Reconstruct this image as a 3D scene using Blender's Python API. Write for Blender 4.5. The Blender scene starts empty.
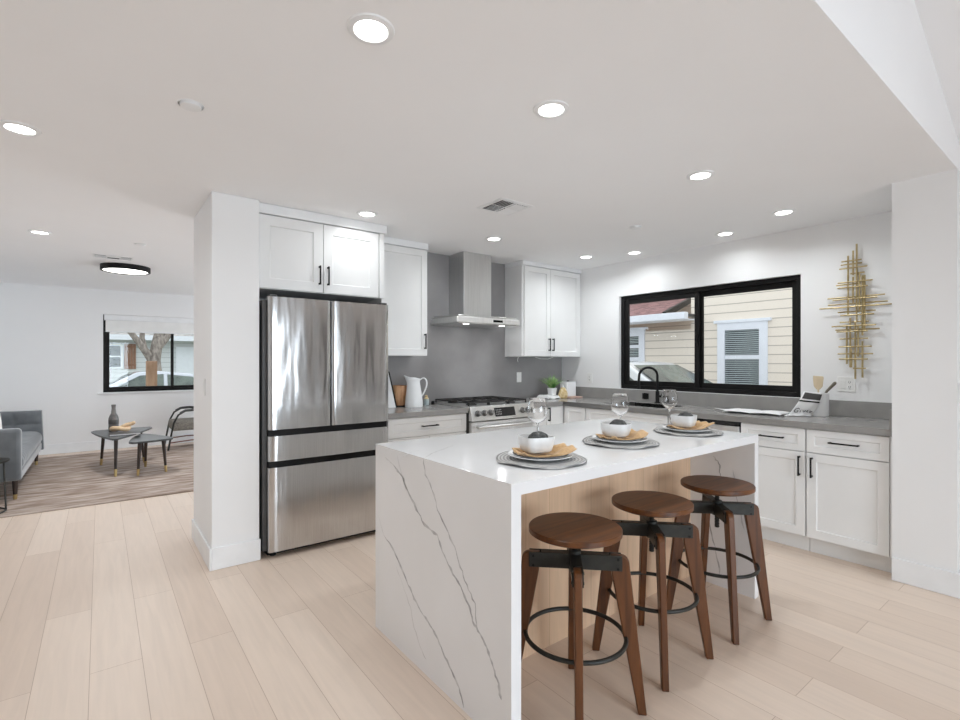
import bpy, bmesh, math, random
from mathutils import Vector, Matrix
random.seed(7)
PI = math.pi
sc = bpy.context.scene
C = sc.collection

# ------------------------------------------------------------------ camera, world, light, exposure
FPX, YAW, CYPX, CAMH = 493.66, math.radians(52.423), 361.6, 1.34
cam_d = bpy.data.cameras.new('camera'); cam = bpy.data.objects.new('camera', cam_d); C.objects.link(cam)
cam_d.sensor_width = 36; cam_d.sensor_fit = 'HORIZONTAL'
cam_d.lens = FPX / 960 * 36
cam_d.shift_y = (CYPX - 360) / 960
cam_d.clip_start = 0.05
cam.location = (0, 0, CAMH)
cam.rotation_euler = (PI / 2, 0, YAW - PI / 2)
sc.camera = cam

w = bpy.data.worlds.new('sky'); sc.world = w; w.use_nodes = True
wn = w.node_tree.nodes; wl = w.node_tree.links
for n in list(wn): wn.remove(n)
wo = wn.new('ShaderNodeOutputWorld'); wb = wn.new('ShaderNodeBackground')
wtc = wn.new('ShaderNodeTexCoord'); wsp = wn.new('ShaderNodeSeparateXYZ'); wr = wn.new('ShaderNodeValToRGB')
wl.new(wtc.outputs['Generated'], wsp.inputs[0]); wl.new(wsp.outputs['Z'], wr.inputs[0])
wr.color_ramp.elements[0].position = 0.0; wr.color_ramp.elements[0].color = (0.80, 0.84, 0.90, 1)
wr.color_ramp.elements[1].position = 0.7; wr.color_ramp.elements[1].color = (0.95, 0.97, 1.0, 1)
wl.new(wr.outputs[0], wb.inputs[0]); wb.inputs[1].default_value = 1.5
wl.new(wb.outputs[0], wo.inputs[0])

DOWN_W = 3.5          # each recessed downlight
FLUSH_W = 14.0
def area(name, loc, rot, sx, sy, power, col=(1, 1, 1), spread=PI):
    d = bpy.data.lights.new(name, 'AREA'); d.shape = 'RECTANGLE'; d.size = sx; d.size_y = sy
    d.energy = power; d.color = col; d.spread = spread
    o = bpy.data.objects.new(name, d); C.objects.link(o); o.location = loc; o.rotation_euler = rot
    return o
# fill lamps added at invented openings behind the camera and at the living-room side
COOL = (0.79, 0.895, 1.0)
area('fill_rear', (1.4, -4.0, 1.1), (PI / 2 - .3, 0, 0), 2.3, 2.0, 62, COOL, math.radians(115))
area('fill_living', (4.42, 7.0, 1.15), (PI / 2 + .2, 0, PI / 2), 2.6, 1.8, 62, COOL)

sc.view_settings.view_transform = 'Standard'; sc.view_settings.look = 'None'
sc.view_settings.exposure = 0.28; sc.view_settings.gamma = 1; sc.view_settings.use_curve_mapping = False
sc.cycles.use_denoising = True
sc.cycles.max_bounces = 14; sc.cycles.diffuse_bounces = 6; sc.cycles.transparent_max_bounces = 16
sc.cycles.sample_clamp_indirect = 6

# ------------------------------------------------------------------ materials
def lin(c):
    return tuple(((v / 255) / 12.92 if v / 255 <= 0.04045 else ((v / 255 + 0.055) / 1.055) ** 2.4) for v in c) + (1,)
def base(name):
    m = bpy.data.materials.new(name); m.use_nodes = True
    nt = m.node_tree; b = nt.nodes['Principled BSDF']
    return m, nt, b
def noise_mix(nt, c1, c2, scale, sx=(1, 1, 1), detail=3, pos=(0.35, 0.65)):
    tc = nt.nodes.new('ShaderNodeTexCoord'); mp = nt.nodes.new('ShaderNodeMapping')
    mp.inputs['Scale'].default_value = sx
    n = nt.nodes.new('ShaderNodeTexNoise'); n.inputs['Scale'].default_value = scale; n.inputs['Detail'].default_value = detail
    r = nt.nodes.new('ShaderNodeValToRGB')
    r.color_ramp.elements[0].position = pos[0]; r.color_ramp.elements[0].color = lin(c1)
    r.color_ramp.elements[1].position = pos[1]; r.color_ramp.elements[1].color = lin(c2)
    nt.links.new(tc.outputs['Object'], mp.inputs[0]); nt.links.new(mp.outputs[0], n.inputs['Vector'])
    nt.links.new(n.outputs['Fac'], r.inputs[0])
    return n, r, mp
def mat(name, c1, c2=None, rough=0.5, metal=0.0, scale=8, sx=(1, 1, 1), bump=0.0, bdist=0.002, spec=0.5, detail=3, coat=0.0, sheen=0.0):
    m, nt, b = base(name)
    if c2 is None: c2 = tuple(min(255, v * 1.02) for v in c1)
    n, r, mp = noise_mix(nt, c1, c2, scale, sx, detail)
    nt.links.new(r.outputs[0], b.inputs['Base Color'])
    b.inputs['Roughness'].default_value = rough; b.inputs['Metallic'].default_value = metal
    b.inputs['Specular IOR Level'].default_value = spec
    if coat: b.inputs['Coat Weight'].default_value = coat; b.inputs['Coat Roughness'].default_value = 0.15
    if sheen: b.inputs['Sheen Weight'].default_value = sheen
    if bump:
        bp = nt.nodes.new('ShaderNodeBump'); bp.inputs['Strength'].default_value = bump; bp.inputs['Distance'].default_value = bdist
        nt.links.new(n.outputs['Fac'], bp.inputs['Height']); nt.links.new(bp.outputs[0], b.inputs['Normal'])
    return m
def emit(name, c, s):
    m, nt, b = base(name)
    b.inputs['Base Color'].default_value = lin(c); b.inputs['Emission Color'].default_value = lin(c)
    b.inputs['Emission Strength'].default_value = s
    return m

M = {}
M['wall'] = mat('wall_paint', (240, 240, 240), (241, 241, 241), 0.7, scale=3)
M['ceiling'] = mat('ceiling_paint', (247, 247, 248), (248, 248, 249), 0.8, scale=3)
M['trim'] = mat('trim_paint', (236, 237, 238), None, 0.4)
M['cabinet'] = mat('cabinet_paint', (234, 234, 233), (237, 237, 236), 0.38, scale=4)
M['quartz'] = mat('white_quartz', (233, 233, 233), (237, 237, 238), 0.14, scale=2.5)
M['vein'] = mat('quartz_vein', (166, 166, 168), (212, 212, 212), 0.2, scale=22)
M['vein_soft'] = mat('quartz_vein_soft', (212, 212, 212), (226, 226, 226), 0.18, scale=14)
M['counter'] = mat('grey_quartz', (148, 146, 144), (155, 153, 150), 0.2, scale=9)
M['slab'] = mat('grey_slab', (136, 134, 134), (158, 156, 156), 0.30, scale=1.6, detail=6)
M['black'] = mat('matte_black', (17, 16, 16), (21, 20, 20), 0.5, spec=0.25)
M['black_metal'] = mat('black_metal', (42, 42, 39), (50, 50, 46), 0.5, metal=0.3, scale=40)
M['black_gloss'] = mat('black_glass', (10, 10, 12), (14, 14, 16), 0.08)
M['dark'] = mat('dark_gap', (66, 65, 64), (74, 73, 72), 0.45)
M['brass'] = mat('brass', (186, 162, 112), (204, 182, 132), 0.35, metal=1.0)
M['gold'] = mat('gold_rod', (172, 154, 112), (198, 180, 138), 0.5, metal=0.7, scale=30)
M['white_ceramic'] = mat('white_ceramic', (238, 239, 240), None, 0.15)
M['bowl'] = mat('stoneware', (216, 217, 217), (228, 229, 229), 0.3, scale=20)
M['plate_rim'] = mat('blue_grey_glaze', (92, 97, 102), (120, 124, 128), 0.25, scale=25)
M['ball'] = mat('dark_moss', (50, 51, 52), (86, 87, 86), 0.85, scale=60, bump=1, bdist=0.006)
M['mat'] = None
M['napkin'] = mat('tan_linen', (192, 152, 104), (210, 174, 126), 0.85, scale=90, bump=0.3, sheen=0.3)
M['outlet'] = mat('outlet_plastic', (236, 236, 234), None, 0.35)
M['siding'] = None
M['white_metal'] = mat('white_vinyl', (226, 231, 240), None, 0.45)
M['shingle'] = mat('red_shingle', (88, 60, 62), (168, 128, 128), 0.85, scale=5, sx=(3, 1.2, 6), detail=6)
M['car_white'] = mat('car_paint_white', (226, 230, 234), None, 0.12, coat=0.6)
M['car_silver'] = mat('car_paint_silver', (190, 196, 206), None, 0.15, metal=0.3, coat=0.5)
M['car_glass'] = mat('car_glass', (62, 72, 72), (104, 116, 110), 0.08, scale=2.2)
M['rubber'] = mat('tyre_rubber', (24, 24, 24), None, 0.8)
M['velvet'] = mat('grey_velvet', (88, 92, 95), (108, 112, 115), 0.8, scale=6, sheen=0.6)
M['cushion'] = mat('white_cushion', (222, 220, 216), None, 0.9, scale=50, bump=0.3)
M['charcoal'] = mat('charcoal_top', (60, 62, 63), (76, 78, 78), 0.35)
M['dark_wood'] = mat('dark_wood', (42, 30, 24), (58, 42, 32), 0.4, sx=(1, 1, 0.1), scale=40)
M['pale_wood'] = mat('pale_wood', (212, 182, 146), (226, 198, 164), 0.55, sx=(1, 1, 0.2), scale=30)
M['bottle'] = mat('grey_glaze', (76, 74, 74), (112, 108, 105), 0.35, scale=20)
M['tweed'] = mat('grey_tweed', (104, 100, 94), (142, 136, 126), 0.95, scale=70, bump=0.6)
M['leaf'] = mat('leaf', (84, 140, 66), (186, 216, 146), 0.5, scale=12)
M['soil'] = mat('soil', (54, 40, 30), (80, 60, 46), 0.95, scale=40)
M['terracotta'] = mat('mango_wood', (184, 132, 90), (218, 172, 132), 0.55, sx=(1, 1, 0.35), scale=28)
M['paper'] = mat('paper', (236, 236, 236), (240, 240, 240), 0.8)
M['spatula'] = mat('beech', (214, 196, 164), (226, 208, 178), 0.6, sx=(1, 1, .2), scale=30)
M['walnut_spoon'] = mat('grey_brown_wood', (112, 104, 92), (132, 124, 110), 0.6)
M['gold_pear'] = mat('speckled_tan', (188, 156, 98), (232, 214, 172), 0.35, scale=32)
M['pink_board'] = mat('pink_wood', (190, 158, 146), (210, 180, 166), 0.5)
M['lawn'] = mat('lawn', (96, 112, 74), (128, 140, 98), 0.95, scale=6)
M['concrete'] = mat('concrete', (170, 168, 164), (188, 186, 182), 0.9, scale=5)
M['bark'] = mat('bark', (108, 100, 94), (160, 152, 144), 0.95, scale=14, sx=(1, 1, .4), bump=0.8, bdist=0.03)
M['post'] = mat('post_wood', (142, 110, 88), (164, 130, 106), 0.8, scale=20, sx=(1, 1, .15))
M['shutter'] = mat('shutter_brown', (140, 104, 86), (158, 120, 100), 0.8)
M['roof_grey'] = mat('roof_grey', (150, 148, 146), (176, 174, 172), 0.9, scale=6)
M['dark_glass'] = mat('dark_pane', (58, 66, 70), (84, 92, 96), 0.08, scale=1.2)
M['blind'] = mat('roller_fabric', (236, 236, 234), None, 0.7)
M['slat'] = mat('venetian_slat', (170, 182, 184), None, 0.6)
M['copper'] = mat('chair_foot_bar', (116, 66, 48), (130, 78, 58), 0.4, metal=0.3)
M['display'] = mat('range_display', (26, 27, 29), (36, 37, 40), 0.12)
M['grate'] = mat('cast_iron', (34, 33, 33), (52, 50, 49), 0.5, metal=0.3, scale=40)

def lamp_face(name, s): return emit(name, (255, 253, 248), s)
M['lamp'] = lamp_face('lamp_lens', 9)
M['lamp_soft'] = lamp_face('lamp_diffuser', 4)

def glass_pane():
    m, nt, b = base('window_glass'); nt.nodes.remove(b)
    o = nt.nodes['Material Output']; t = nt.nodes.new('ShaderNodeBsdfTransparent'); g = nt.nodes.new('ShaderNodeBsdfGlossy')
    g.inputs['Roughness'].default_value = 0.01; t.inputs[0].default_value = (0.97, 0.985, 0.98, 1)
    f = nt.nodes.new('ShaderNodeFresnel'); f.inputs['IOR'].default_value = 1.3
    mx = nt.nodes.new('ShaderNodeMixShader')
    nt.links.new(f.outputs[0], mx.inputs[0]); nt.links.new(t.outputs[0], mx.inputs[1]); nt.links.new(g.outputs[0], mx.inputs[2])
    nt.links.new(mx.outputs[0], o.inputs[0]); return m
M['pane'] = glass_pane()
def wine_glass_mat():
    m, nt, b = base('clear_glass')
    b.inputs['Base Color'].default_value = (1, 1, 1, 1); b.inputs['Roughness'].default_value = 0.0
    b.inputs['Transmission Weight'].default_value = 1; b.inputs['IOR'].default_value = 1.45
    return m
M['glass'] = wine_glass_mat()

def steel(name, c=(198, 198, 198), rough=0.16, wav=0.36, along='Z'):
    m, nt, b = base(name)
    sx = (60, 60, 0.6) if along == 'Z' else (0.6, 60, 60)
    n, r, mp = noise_mix(nt, tuple(v * 0.97 for v in c), tuple(min(255, v * 1.03) for v in c), 6, sx, 2)
    nt.links.new(r.outputs[0], b.inputs['Base Color'])
    b.inputs['Metallic'].default_value = 1; b.inputs['Roughness'].default_value = rough
    if wav:
        tc = nt.nodes.new('ShaderNodeTexCoord'); mp2 = nt.nodes.new('ShaderNodeMapping'); mp2.inputs['Scale'].default_value = (1, 1, 0.22)
        n2 = nt.nodes.new('ShaderNodeTexNoise'); n2.inputs['Scale'].default_value = 8.5; n2.inputs['Detail'].default_value = 1.5
        bp = nt.nodes.new('ShaderNodeBump'); bp.inputs['Strength'].default_value = wav; bp.inputs['Distance'].default_value = 0.02
        nt.links.new(tc.outputs['Object'], mp2.inputs[0]); nt.links.new(mp2.outputs[0], n2.inputs['Vector'])
        nt.links.new(n2.outputs['Fac'], bp.inputs['Height']); nt.links.new(bp.outputs[0], b.inputs['Normal'])
    return m
M['steel'] = steel('brushed_steel')
M['steel_h'] = steel('brushed_steel_hood', (214, 214, 213), 0.3, 0.1)
M['steel_light'] = steel('polished_steel', (222, 222, 221), 0.3, 0)
M['shaded_knob_steel'] = steel('shaded_knob_steel', (128, 128, 128), 0.3, 0)  # steel darkened to paint in the shadows on the knobs
M['hood_front'] = steel('hood_canopy_steel', (236, 236, 235), 0.45, 0)

def planks(name, c1, c2, gap, wid, length, rough, axis='Y', shift=(0, 0, 0), grain=(0.9, 1.04), gapw=0.0012, glob=True):
    m, nt, b = base(name)
    tc = nt.nodes.new('ShaderNodeTexCoord'); mp = nt.nodes.new('ShaderNodeMapping'); mp.inputs['Location'].default_value = shift
    nt.links.new(tc.outputs['Object'], mp.inputs[0])
    sp = nt.nodes.new('ShaderNodeSeparateXYZ'); cb = nt.nodes.new('ShaderNodeCombineXYZ')
    nt.links.new(mp.outputs[0], sp.inputs[0])
    nt.links.new(sp.outputs[axis], cb.inputs['X']); nt.links.new(sp.outputs['X'], cb.inputs['Y'])
    br = nt.nodes.new('ShaderNodeTexBrick')
    br.inputs['Scale'].default_value = 1; br.inputs['Brick Width'].default_value = length; br.inputs['Row Height'].default_value = wid
    br.inputs['Mortar Size'].default_value = gapw; br.inputs['Mortar Smooth'].default_value = 0.3; br.inputs['Bias'].default_value = 0.0
    br.offset = 0.37; br.offset_frequency = 2
    br.inputs['Color1'].default_value = lin(c1); br.inputs['Color2'].default_value = lin(c2); br.inputs['Mortar'].default_value = lin(gap)
    nt.links.new(cb.outputs[0], br.inputs['Vector'])
    mp2 = nt.nodes.new('ShaderNodeMapping')
    mp2.inputs['Scale'].default_value = (14, 0.9, 14) if axis == 'Y' else (14, 14, 0.9)
    nt.links.new(tc.outputs['Object'], mp2.inputs[0])
    n = nt.nodes.new('ShaderNodeTexNoise'); n.inputs['Scale'].default_value = 2.2; n.inputs['Detail'].default_value = 6; n.inputs['Distortion'].default_value = 0.8
    nt.links.new(mp2.outputs[0], n.inputs['Vector'])
    mr = nt.nodes.new('ShaderNodeMapRange'); mr.inputs['From Min'].default_value = 0.3; mr.inputs['From Max'].default_value = 0.7
    mr.inputs['To Min'].default_value = grain[0]; mr.inputs['To Max'].default_value = grain[1]
    nt.links.new(n.outputs['Fac'], mr.inputs[0])
    mx = nt.nodes.new('ShaderNodeMix'); mx.data_type = 'RGBA'; mx.blend_type = 'MULTIPLY'; mx.inputs['Factor'].default_value = 1
    nt.links.new(br.outputs['Color'], mx.inputs['A'])
    nt.links.new(mr.outputs[0], mx.inputs['B']); nt.links.new(mx.outputs['Result'], b.inputs['Base Color'])
    b.inputs['Roughness'].default_value = rough
    return m
M['floor'] = planks('oak_floor', (230, 212, 196), (220, 200, 183), (180, 154, 132), 0.187, 1.9, 0.42, shift=(0.036, 0.4, 0), grain=(0.95, 1.03))
M['oak_panel'] = planks('oak_panel', (222, 190, 160), (213, 180, 149), (176, 141, 110), 0.15, 4, 0.5, axis='Z', shift=(0.06, 0, 0.6))

def wood(name, c1, c2, ax, rough=0.35):
    m, nt, b = base(name)
    s = [16, 16, 16]; s[ax] = 1.2
    n, r, mp = noise_mix(nt, c1, c2, 2.4, tuple(s), 5, (0.3, 0.72)); n.inputs['Distortion'].default_value = 0.6
    nt.links.new(r.outputs[0], b.inputs['Base Color']); b.inputs['Roughness'].default_value = rough
    return m
M['walnut'] = wood('walnut_seat', (72, 38, 11), (112, 65, 24), 0, 0.4)
M['walnut_leg'] = wood('walnut_leg', (72, 39, 15), (106, 62, 27), 2, 0.42)

def lap_siding(name, c1, c2, exposure):
    m, nt, b = base(name)
    tc = nt.nodes.new('ShaderNodeTexCoord'); sp = nt.nodes.new('ShaderNodeSeparateXYZ'); nt.links.new(tc.outputs['Object'], sp.inputs[0])
    dv = nt.nodes.new('ShaderNodeMath'); dv.operation = 'DIVIDE'; dv.inputs[1].default_value = exposure; nt.links.new(sp.outputs['Z'], dv.inputs[0])
    fr = nt.nodes.new('ShaderNodeMath'); fr.operation = 'FRACT'; nt.links.new(dv.outputs[0], fr.inputs[0])
    r = nt.nodes.new('ShaderNodeValToRGB'); e = r.color_ramp.elements
    e[0].position = 0.0; e[0].color = lin(c2); e[1].position = 0.12; e[1].color = lin(c1)
    nt.links.new(fr.outputs[0], r.inputs[0]); nt.links.new(r.outputs[0], b.inputs['Base Color'])
    bp = nt.nodes.new('ShaderNodeBump'); bp.inputs['Strength'].default_value = 0.6; bp.inputs['Distance'].default_value = 0.03; bp.invert = True
    nt.links.new(fr.outputs[0], bp.inputs['Height']); nt.links.new(bp.outputs[0], b.inputs['Normal'])
    b.inputs['Roughness'].default_value = 0.7
    return m
M['siding'] = lap_siding('cream_siding', (230, 221, 209), (132, 125, 118), 0.15)
M['siding_grey'] = lap_siding('grey_siding', (214, 218, 222), (150, 156, 162), 0.2)

def rug_mat():
    m, nt, b = base('rug_pile')
    n, r, mp = noise_mix(nt, (140, 121, 108), (200, 186, 176), 3.2, (1.0, 4.5, 1), 10, (0.34, 0.68))
    nt.links.new(r.outputs[0], b.inputs['Base Color']); b.inputs['Roughness'].default_value = 1
    b.inputs['Specular IOR Level'].default_value = 0.1
    return m
M['rug'] = rug_mat()
def ring_mat():
    m, nt, b = base('woven_grey')
    tc = nt.nodes.new('ShaderNodeTexCoord')
    wv = nt.nodes.new('ShaderNodeTexWave'); wv.wave_type = 'RINGS'; wv.rings_direction = 'Z'
    wv.inputs['Scale'].default_value = 22; wv.inputs['Distortion'].default_value = 0.6; wv.inputs['Detail'].default_value = 2
    nt.links.new(tc.outputs['Object'], wv.inputs['Vector'])
    r = nt.nodes.new('ShaderNodeValToRGB'); r.color_ramp.elements[0].color = lin((150, 149, 148)); r.color_ramp.elements[1].color = lin((196, 195, 193))
    nt.links.new(wv.outputs['Fac'], r.inputs[0]); nt.links.new(r.outputs[0], b.inputs['Base Color'])
    bp = nt.nodes.new('ShaderNodeBump'); bp.inputs['Strength'].default_value = 0.6; bp.inputs['Distance'].default_value = 0.003
    nt.links.new(wv.outputs['Fac'], bp.inputs['Height']); nt.links.new(bp.outputs[0], b.inputs['Normal'])
    b.inputs['Roughness'].default_value = 0.9
    return m
M['mat'] = ring_mat()

# ------------------------------------------------------------------ mesh helpers
def bm_(): return bmesh.new()
def box(bm, x0, x1, y0, y1, z0, z1):
    v = [bm.verts.new(p) for p in ((x0, y0, z0), (x1, y0, z0), (x1, y1, z0), (x0, y1, z0), (x0, y0, z1), (x1, y0, z1), (x1, y1, z1), (x0, y1, z1))]
    for f in ((3, 2, 1, 0), (4, 5, 6, 7), (0, 1, 5, 4), (1, 2, 6, 5), (2, 3, 7, 6), (3, 0, 4, 7)): bm.faces.new([v[i] for i in f])
    return bm
def axbox(bm, o, u, v, n, ur, vr, nr):
    o, u, v, n = map(Vector, (o, u, v, n)); P = []
    for c in (nr[0], nr[1]):
        for (a, b) in ((ur[0], vr[0]), (ur[1], vr[0]), (ur[1], vr[1]), (ur[0], vr[1])):
            P.append(bm.verts.new(o + u * a + v * b + n * c))
    for f in ((3, 2, 1, 0), (4, 5, 6, 7), (0, 1, 5, 4), (1, 2, 6, 5), (2, 3, 7, 6), (3, 0, 4, 7)): bm.faces.new([P[i] for i in f])
    return bm
def prism(bm, pts, d):
    """closed polygon (list of 3D points) extruded by vector d"""
    d = Vector(d); a = [bm.verts.new(p) for p in pts]; b = [bm.verts.new(Vector(p) + d) for p in pts]; n = len(pts)
    bm.faces.new(a[::-1]); bm.faces.new(b)
    for i in range(n): bm.faces.new((a[i], a[(i + 1) % n], b[(i + 1) % n], b[i]))
    return bm
def lathe(bm, prof, c=(0, 0, 0), seg=40, power=2.0, cap=True):
    """profile of (r,z); power>2 gives a rounded-square section"""
    rings = []
    for r, z in prof:
        ring = []
        for i in range(seg):
            a = 2 * PI * i / seg; ca, sa = math.cos(a), math.sin(a)
            k = 1 if power == 2 else (abs(ca) ** power + abs(sa) ** power) ** (-1 / power)
            ring.append(bm.verts.new((c[0] + r * k * ca, c[1] + r * k * sa, c[2] + z)))
        rings.append(ring)
    for j in range(len(rings) - 1):
        for i in range(seg):
            bm.faces.new((rings[j][i], rings[j][(i + 1) % seg], rings[j + 1][(i + 1) % seg], rings[j + 1][i]))
    if cap:
        if prof[0][0] > 1e-5: bm.faces.new(rings[0][::-1])
        if prof[-1][0] > 1e-5: bm.faces.new(rings[-1])
    return bm
def cyl(bm, a, b, r, r2=None, seg=16):
    a, b = Vector(a), Vector(b); r2 = r if r2 is None else r2
    d = (b - a).normalized(); t = Vector((0, 0, 1)) if abs(d.z) < 0.9 else Vector((1, 0, 0))
    u = d.cross(t).normalized(); v = d.cross(u)
    A = [bm.verts.new(a + (u * math.cos(2 * PI * i / seg) + v * math.sin(2 * PI * i / seg)) * r) for i in range(seg)]
    B = [bm.verts.new(b + (u * math.cos(2 * PI * i / seg) + v * math.sin(2 * PI * i / seg)) * r2) for i in range(seg)]
    bm.faces.new(A); bm.faces.new(B[::-1])
    for i in range(seg): bm.faces.new((A[i], B[i], B[(i + 1) % seg], A[(i + 1) % seg]))
    return bm
def tube(bm, pts, r, seg=10, closed=False):
    pts = [Vector(p) for p in pts]; n = len(pts); rings = []; up = Vector((0.13, 0.2, 1)).normalized(); pu = None
    for i, p in enumerate(pts):
        a = pts[(i - 1) % n] if (closed or i > 0) else p; b = pts[(i + 1) % n] if (closed or i < n - 1) else p
        d = (b - a).normalized()
        if pu is None:
            t = up if abs(d.dot(up)) < 0.9 else Vector((1, 0, 0)); u = d.cross(t).normalized()
        else: u = (pu - d * pu.dot(d)).normalized()
        pu = u; v = d.cross(u); rr = r[i] if isinstance(r, (list, tuple)) else r
        rings.append([bm.verts.new(p + (u * math.cos(2 * PI * k / seg) + v * math.sin(2 * PI * k / seg)) * rr) for k in range(seg)])
    m = n if closed else n - 1
    for j in range(m):
        A, B = rings[j], rings[(j + 1) % n]
        for k in range(seg): bm.faces.new((A[k], A[(k + 1) % seg], B[(k + 1) % seg], B[k]))
    if not closed: bm.faces.new(rings[0][::-1]); bm.faces.new(rings[-1])
    return bm
def torus(bm, c, R, r, seg=56, sg=10):
    return tube(bm, [(c[0] + R * math.cos(2 * PI * i / seg), c[1] + R * math.sin(2 * PI * i / seg), c[2]) for i in range(seg)], r, sg, True)
def grid(bm, fn, nu, nv):
    V = [[bm.verts.new(fn(i / nu, j / nv)) for j in range(nv + 1)] for i in range(nu + 1)]
    for i in range(nu):
        for j in range(nv): bm.faces.new((V[i][j], V[i + 1][j], V[i + 1][j + 1], V[i][j + 1]))
    return bm
def rrect(w, h, r, n=6):
    P = []
    for cx, cy, a0 in ((w / 2 - r, h / 2 - r, 0), (-w / 2 + r, h / 2 - r, 90), (-w / 2 + r, -h / 2 + r, 180), (w / 2 - r, -h / 2 + r, 270)):
        for i in range(n + 1):
            a = math.radians(a0 + 90 * i / n); P.append((cx + r * math.cos(a), cy + r * math.sin(a)))
    return P

def obj(name, bm, m, parent=None, bevel=0.0, seg=2, sharp=38, solid=0.0, sub=0, w=False):
    """link a bmesh as ONE object; w=True: the bmesh is in world coordinates, parent an unrotated Empty"""
    bmesh.ops.recalc_face_normals(bm, faces=bm.faces)
    off = Vector((0, 0, 0))
    if w and parent is not None:
        off = -(parent.location if parent.parent is None else parent.location + parent.parent.location)
        q = parent
        tot = Vector((0, 0, 0))
        while q is not None: tot += q.location; q = q.parent
        off = -tot
        for v in bm.verts: v.co += off
    me = bpy.data.meshes.new(name)
    for e in bm.edges:
        if len(e.link_faces) == 2: e.smooth = e.calc_face_angle(0) < math.radians(sharp)
    for f in bm.faces: f.smooth = True
    bm.to_mesh(me); bm.free()
    ms = m if isinstance(m, (list, tuple)) else [m]
    for x in ms: me.materials.append(M[x] if isinstance(x, str) else x)
    o = bpy.data.objects.new(name, me); C.objects.link(o)
    if parent is not None: o.parent = parent
    if solid:
        s = o.modifiers.new('thickness', 'SOLIDIFY'); s.thickness = solid; s.offset = 0
    if sub:
        s = o.modifiers.new('smooth', 'SUBSURF'); s.levels = sub; s.render_levels = sub
    if bevel:
        b = o.modifiers.new('bevel', 'BEVEL'); b.width = bevel; b.segments = seg; b.limit_method = 'ANGLE'; b.angle_limit = math.radians(40)
    return o
def tag(o, label, cat, group=None):
    o['label'] = label; o['category'] = cat
    if group: o['group'] = group
    return o
def thing(name, label, cat, loc=(0, 0, 0), rz=0, group=None):
    o = bpy.data.objects.new(name, None); C.objects.link(o); o.location = loc; o.rotation_euler = (0, 0, rz); o.empty_display_size = 0.1
    return tag(o, label, cat, group)
def struct(name, bm, m, parent=None, bevel=0):
    o = obj(name, bm, m, parent, bevel, w=parent is not None)
    if parent is None: o['kind'] = 'structure'
    return o
def sthing(name, loc):
    o = bpy.data.objects.new(name, None); C.objects.link(o); o.location = loc; o['kind'] = 'structure'; return o
def copy_tree(o, parent=None):
    c = o.copy(); C.objects.link(c)
    if parent is not None: c.parent = parent; c.matrix_parent_inverse = o.matrix_parent_inverse.copy()
    for ch in list(o.children): copy_tree(ch, c)
    return c

# ------------------------------------------------------------------ constants of the room
CEIL = 2.435
XW = 4.555            # window wall
YR = 4.25             # range wall
YL = 9.45             # living-room far wall
HY = 0.568            # line where the flat ceiling ends
XL, XR, YB = -1.75, 4.9, -4.2

# ------------------------------------------------------------------ room shell
struct('floor', box(bm_(), XL - .15, XR + .15, YB - .15, YL + .15, -0.12, 0), 'floor')
bm = bm_()
box(bm, XL - .15, XW + .15, HY, YL + .15, CEIL, CEIL + .1)
struct('ceiling', bm, 'ceiling')
# vaulted ceiling of the room the camera stands in
RX, RZ = 1.35, 3.53; SL = 0.367
bm = bm_()
for xa, xb in ((RX, XR + .15), (XL - .15, RX)):
    za, zb = RZ - SL * abs(xa - RX), RZ - SL * abs(xb - RX)
    prism(bm, [(xa, YB - .15, za), (xb, YB - .15, zb), (xb, YB - .15, zb + .1), (xa, YB - .15, za + .1)], (0, HY - YB + .15 + .1, 0))
struct('ceiling_vault', bm, 'ceiling')
bm = bm_()      # gable header above the flat ceiling's edge
prism(bm, [(XL - .15, HY, CEIL + .1), (XW + .15, HY, CEIL + .1), (XW + .15, HY, CEIL), (XR + .15, HY, CEIL), (XR + .15, HY, RZ - SL * (XR + .15 - RX) + .3), (RX, HY, RZ + .1), (XL - .15, HY, RZ + .1 - SL * (RX - XL + .15))], (0, .1, 0))
struct('wall_header', bm, 'ceiling')
# window wall with its opening
WY0, WY1, WZ0, WZ1 = 1.605, 3.395, 1.042, 2.06
bm = bm_()
box(bm, XW, XW + .15, HY + .15, WY0, 0, CEIL); box(bm, XW, XW + .15, WY1, YR + .07, 0, CEIL)
box(bm, XW, XW + .15, WY0, WY1, 0, WZ0); box(bm, XW, XW + .15, WY0, WY1, WZ1, CEIL)
struct('wall_right', bm, 'wall')
struct('wall_pillar', box(bm_(), 3.858, XW, HY, 0.8615, 0, CEIL), 'wall')
struct('wall_return', box(bm_(), XW, XR + .15, HY, HY + .15, 0, CEIL), 'wall')
bm = bm_(); box(bm, .566, XW + .15, YR, YR + .07, 0, CEIL)
struct('wall_back', bm, 'wall')
bm = bm_(); box(bm, .566, .855, 3.56, YR, 0, CEIL)
struct('wall_stub', bm, 'wall', bevel=0.006)
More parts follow.
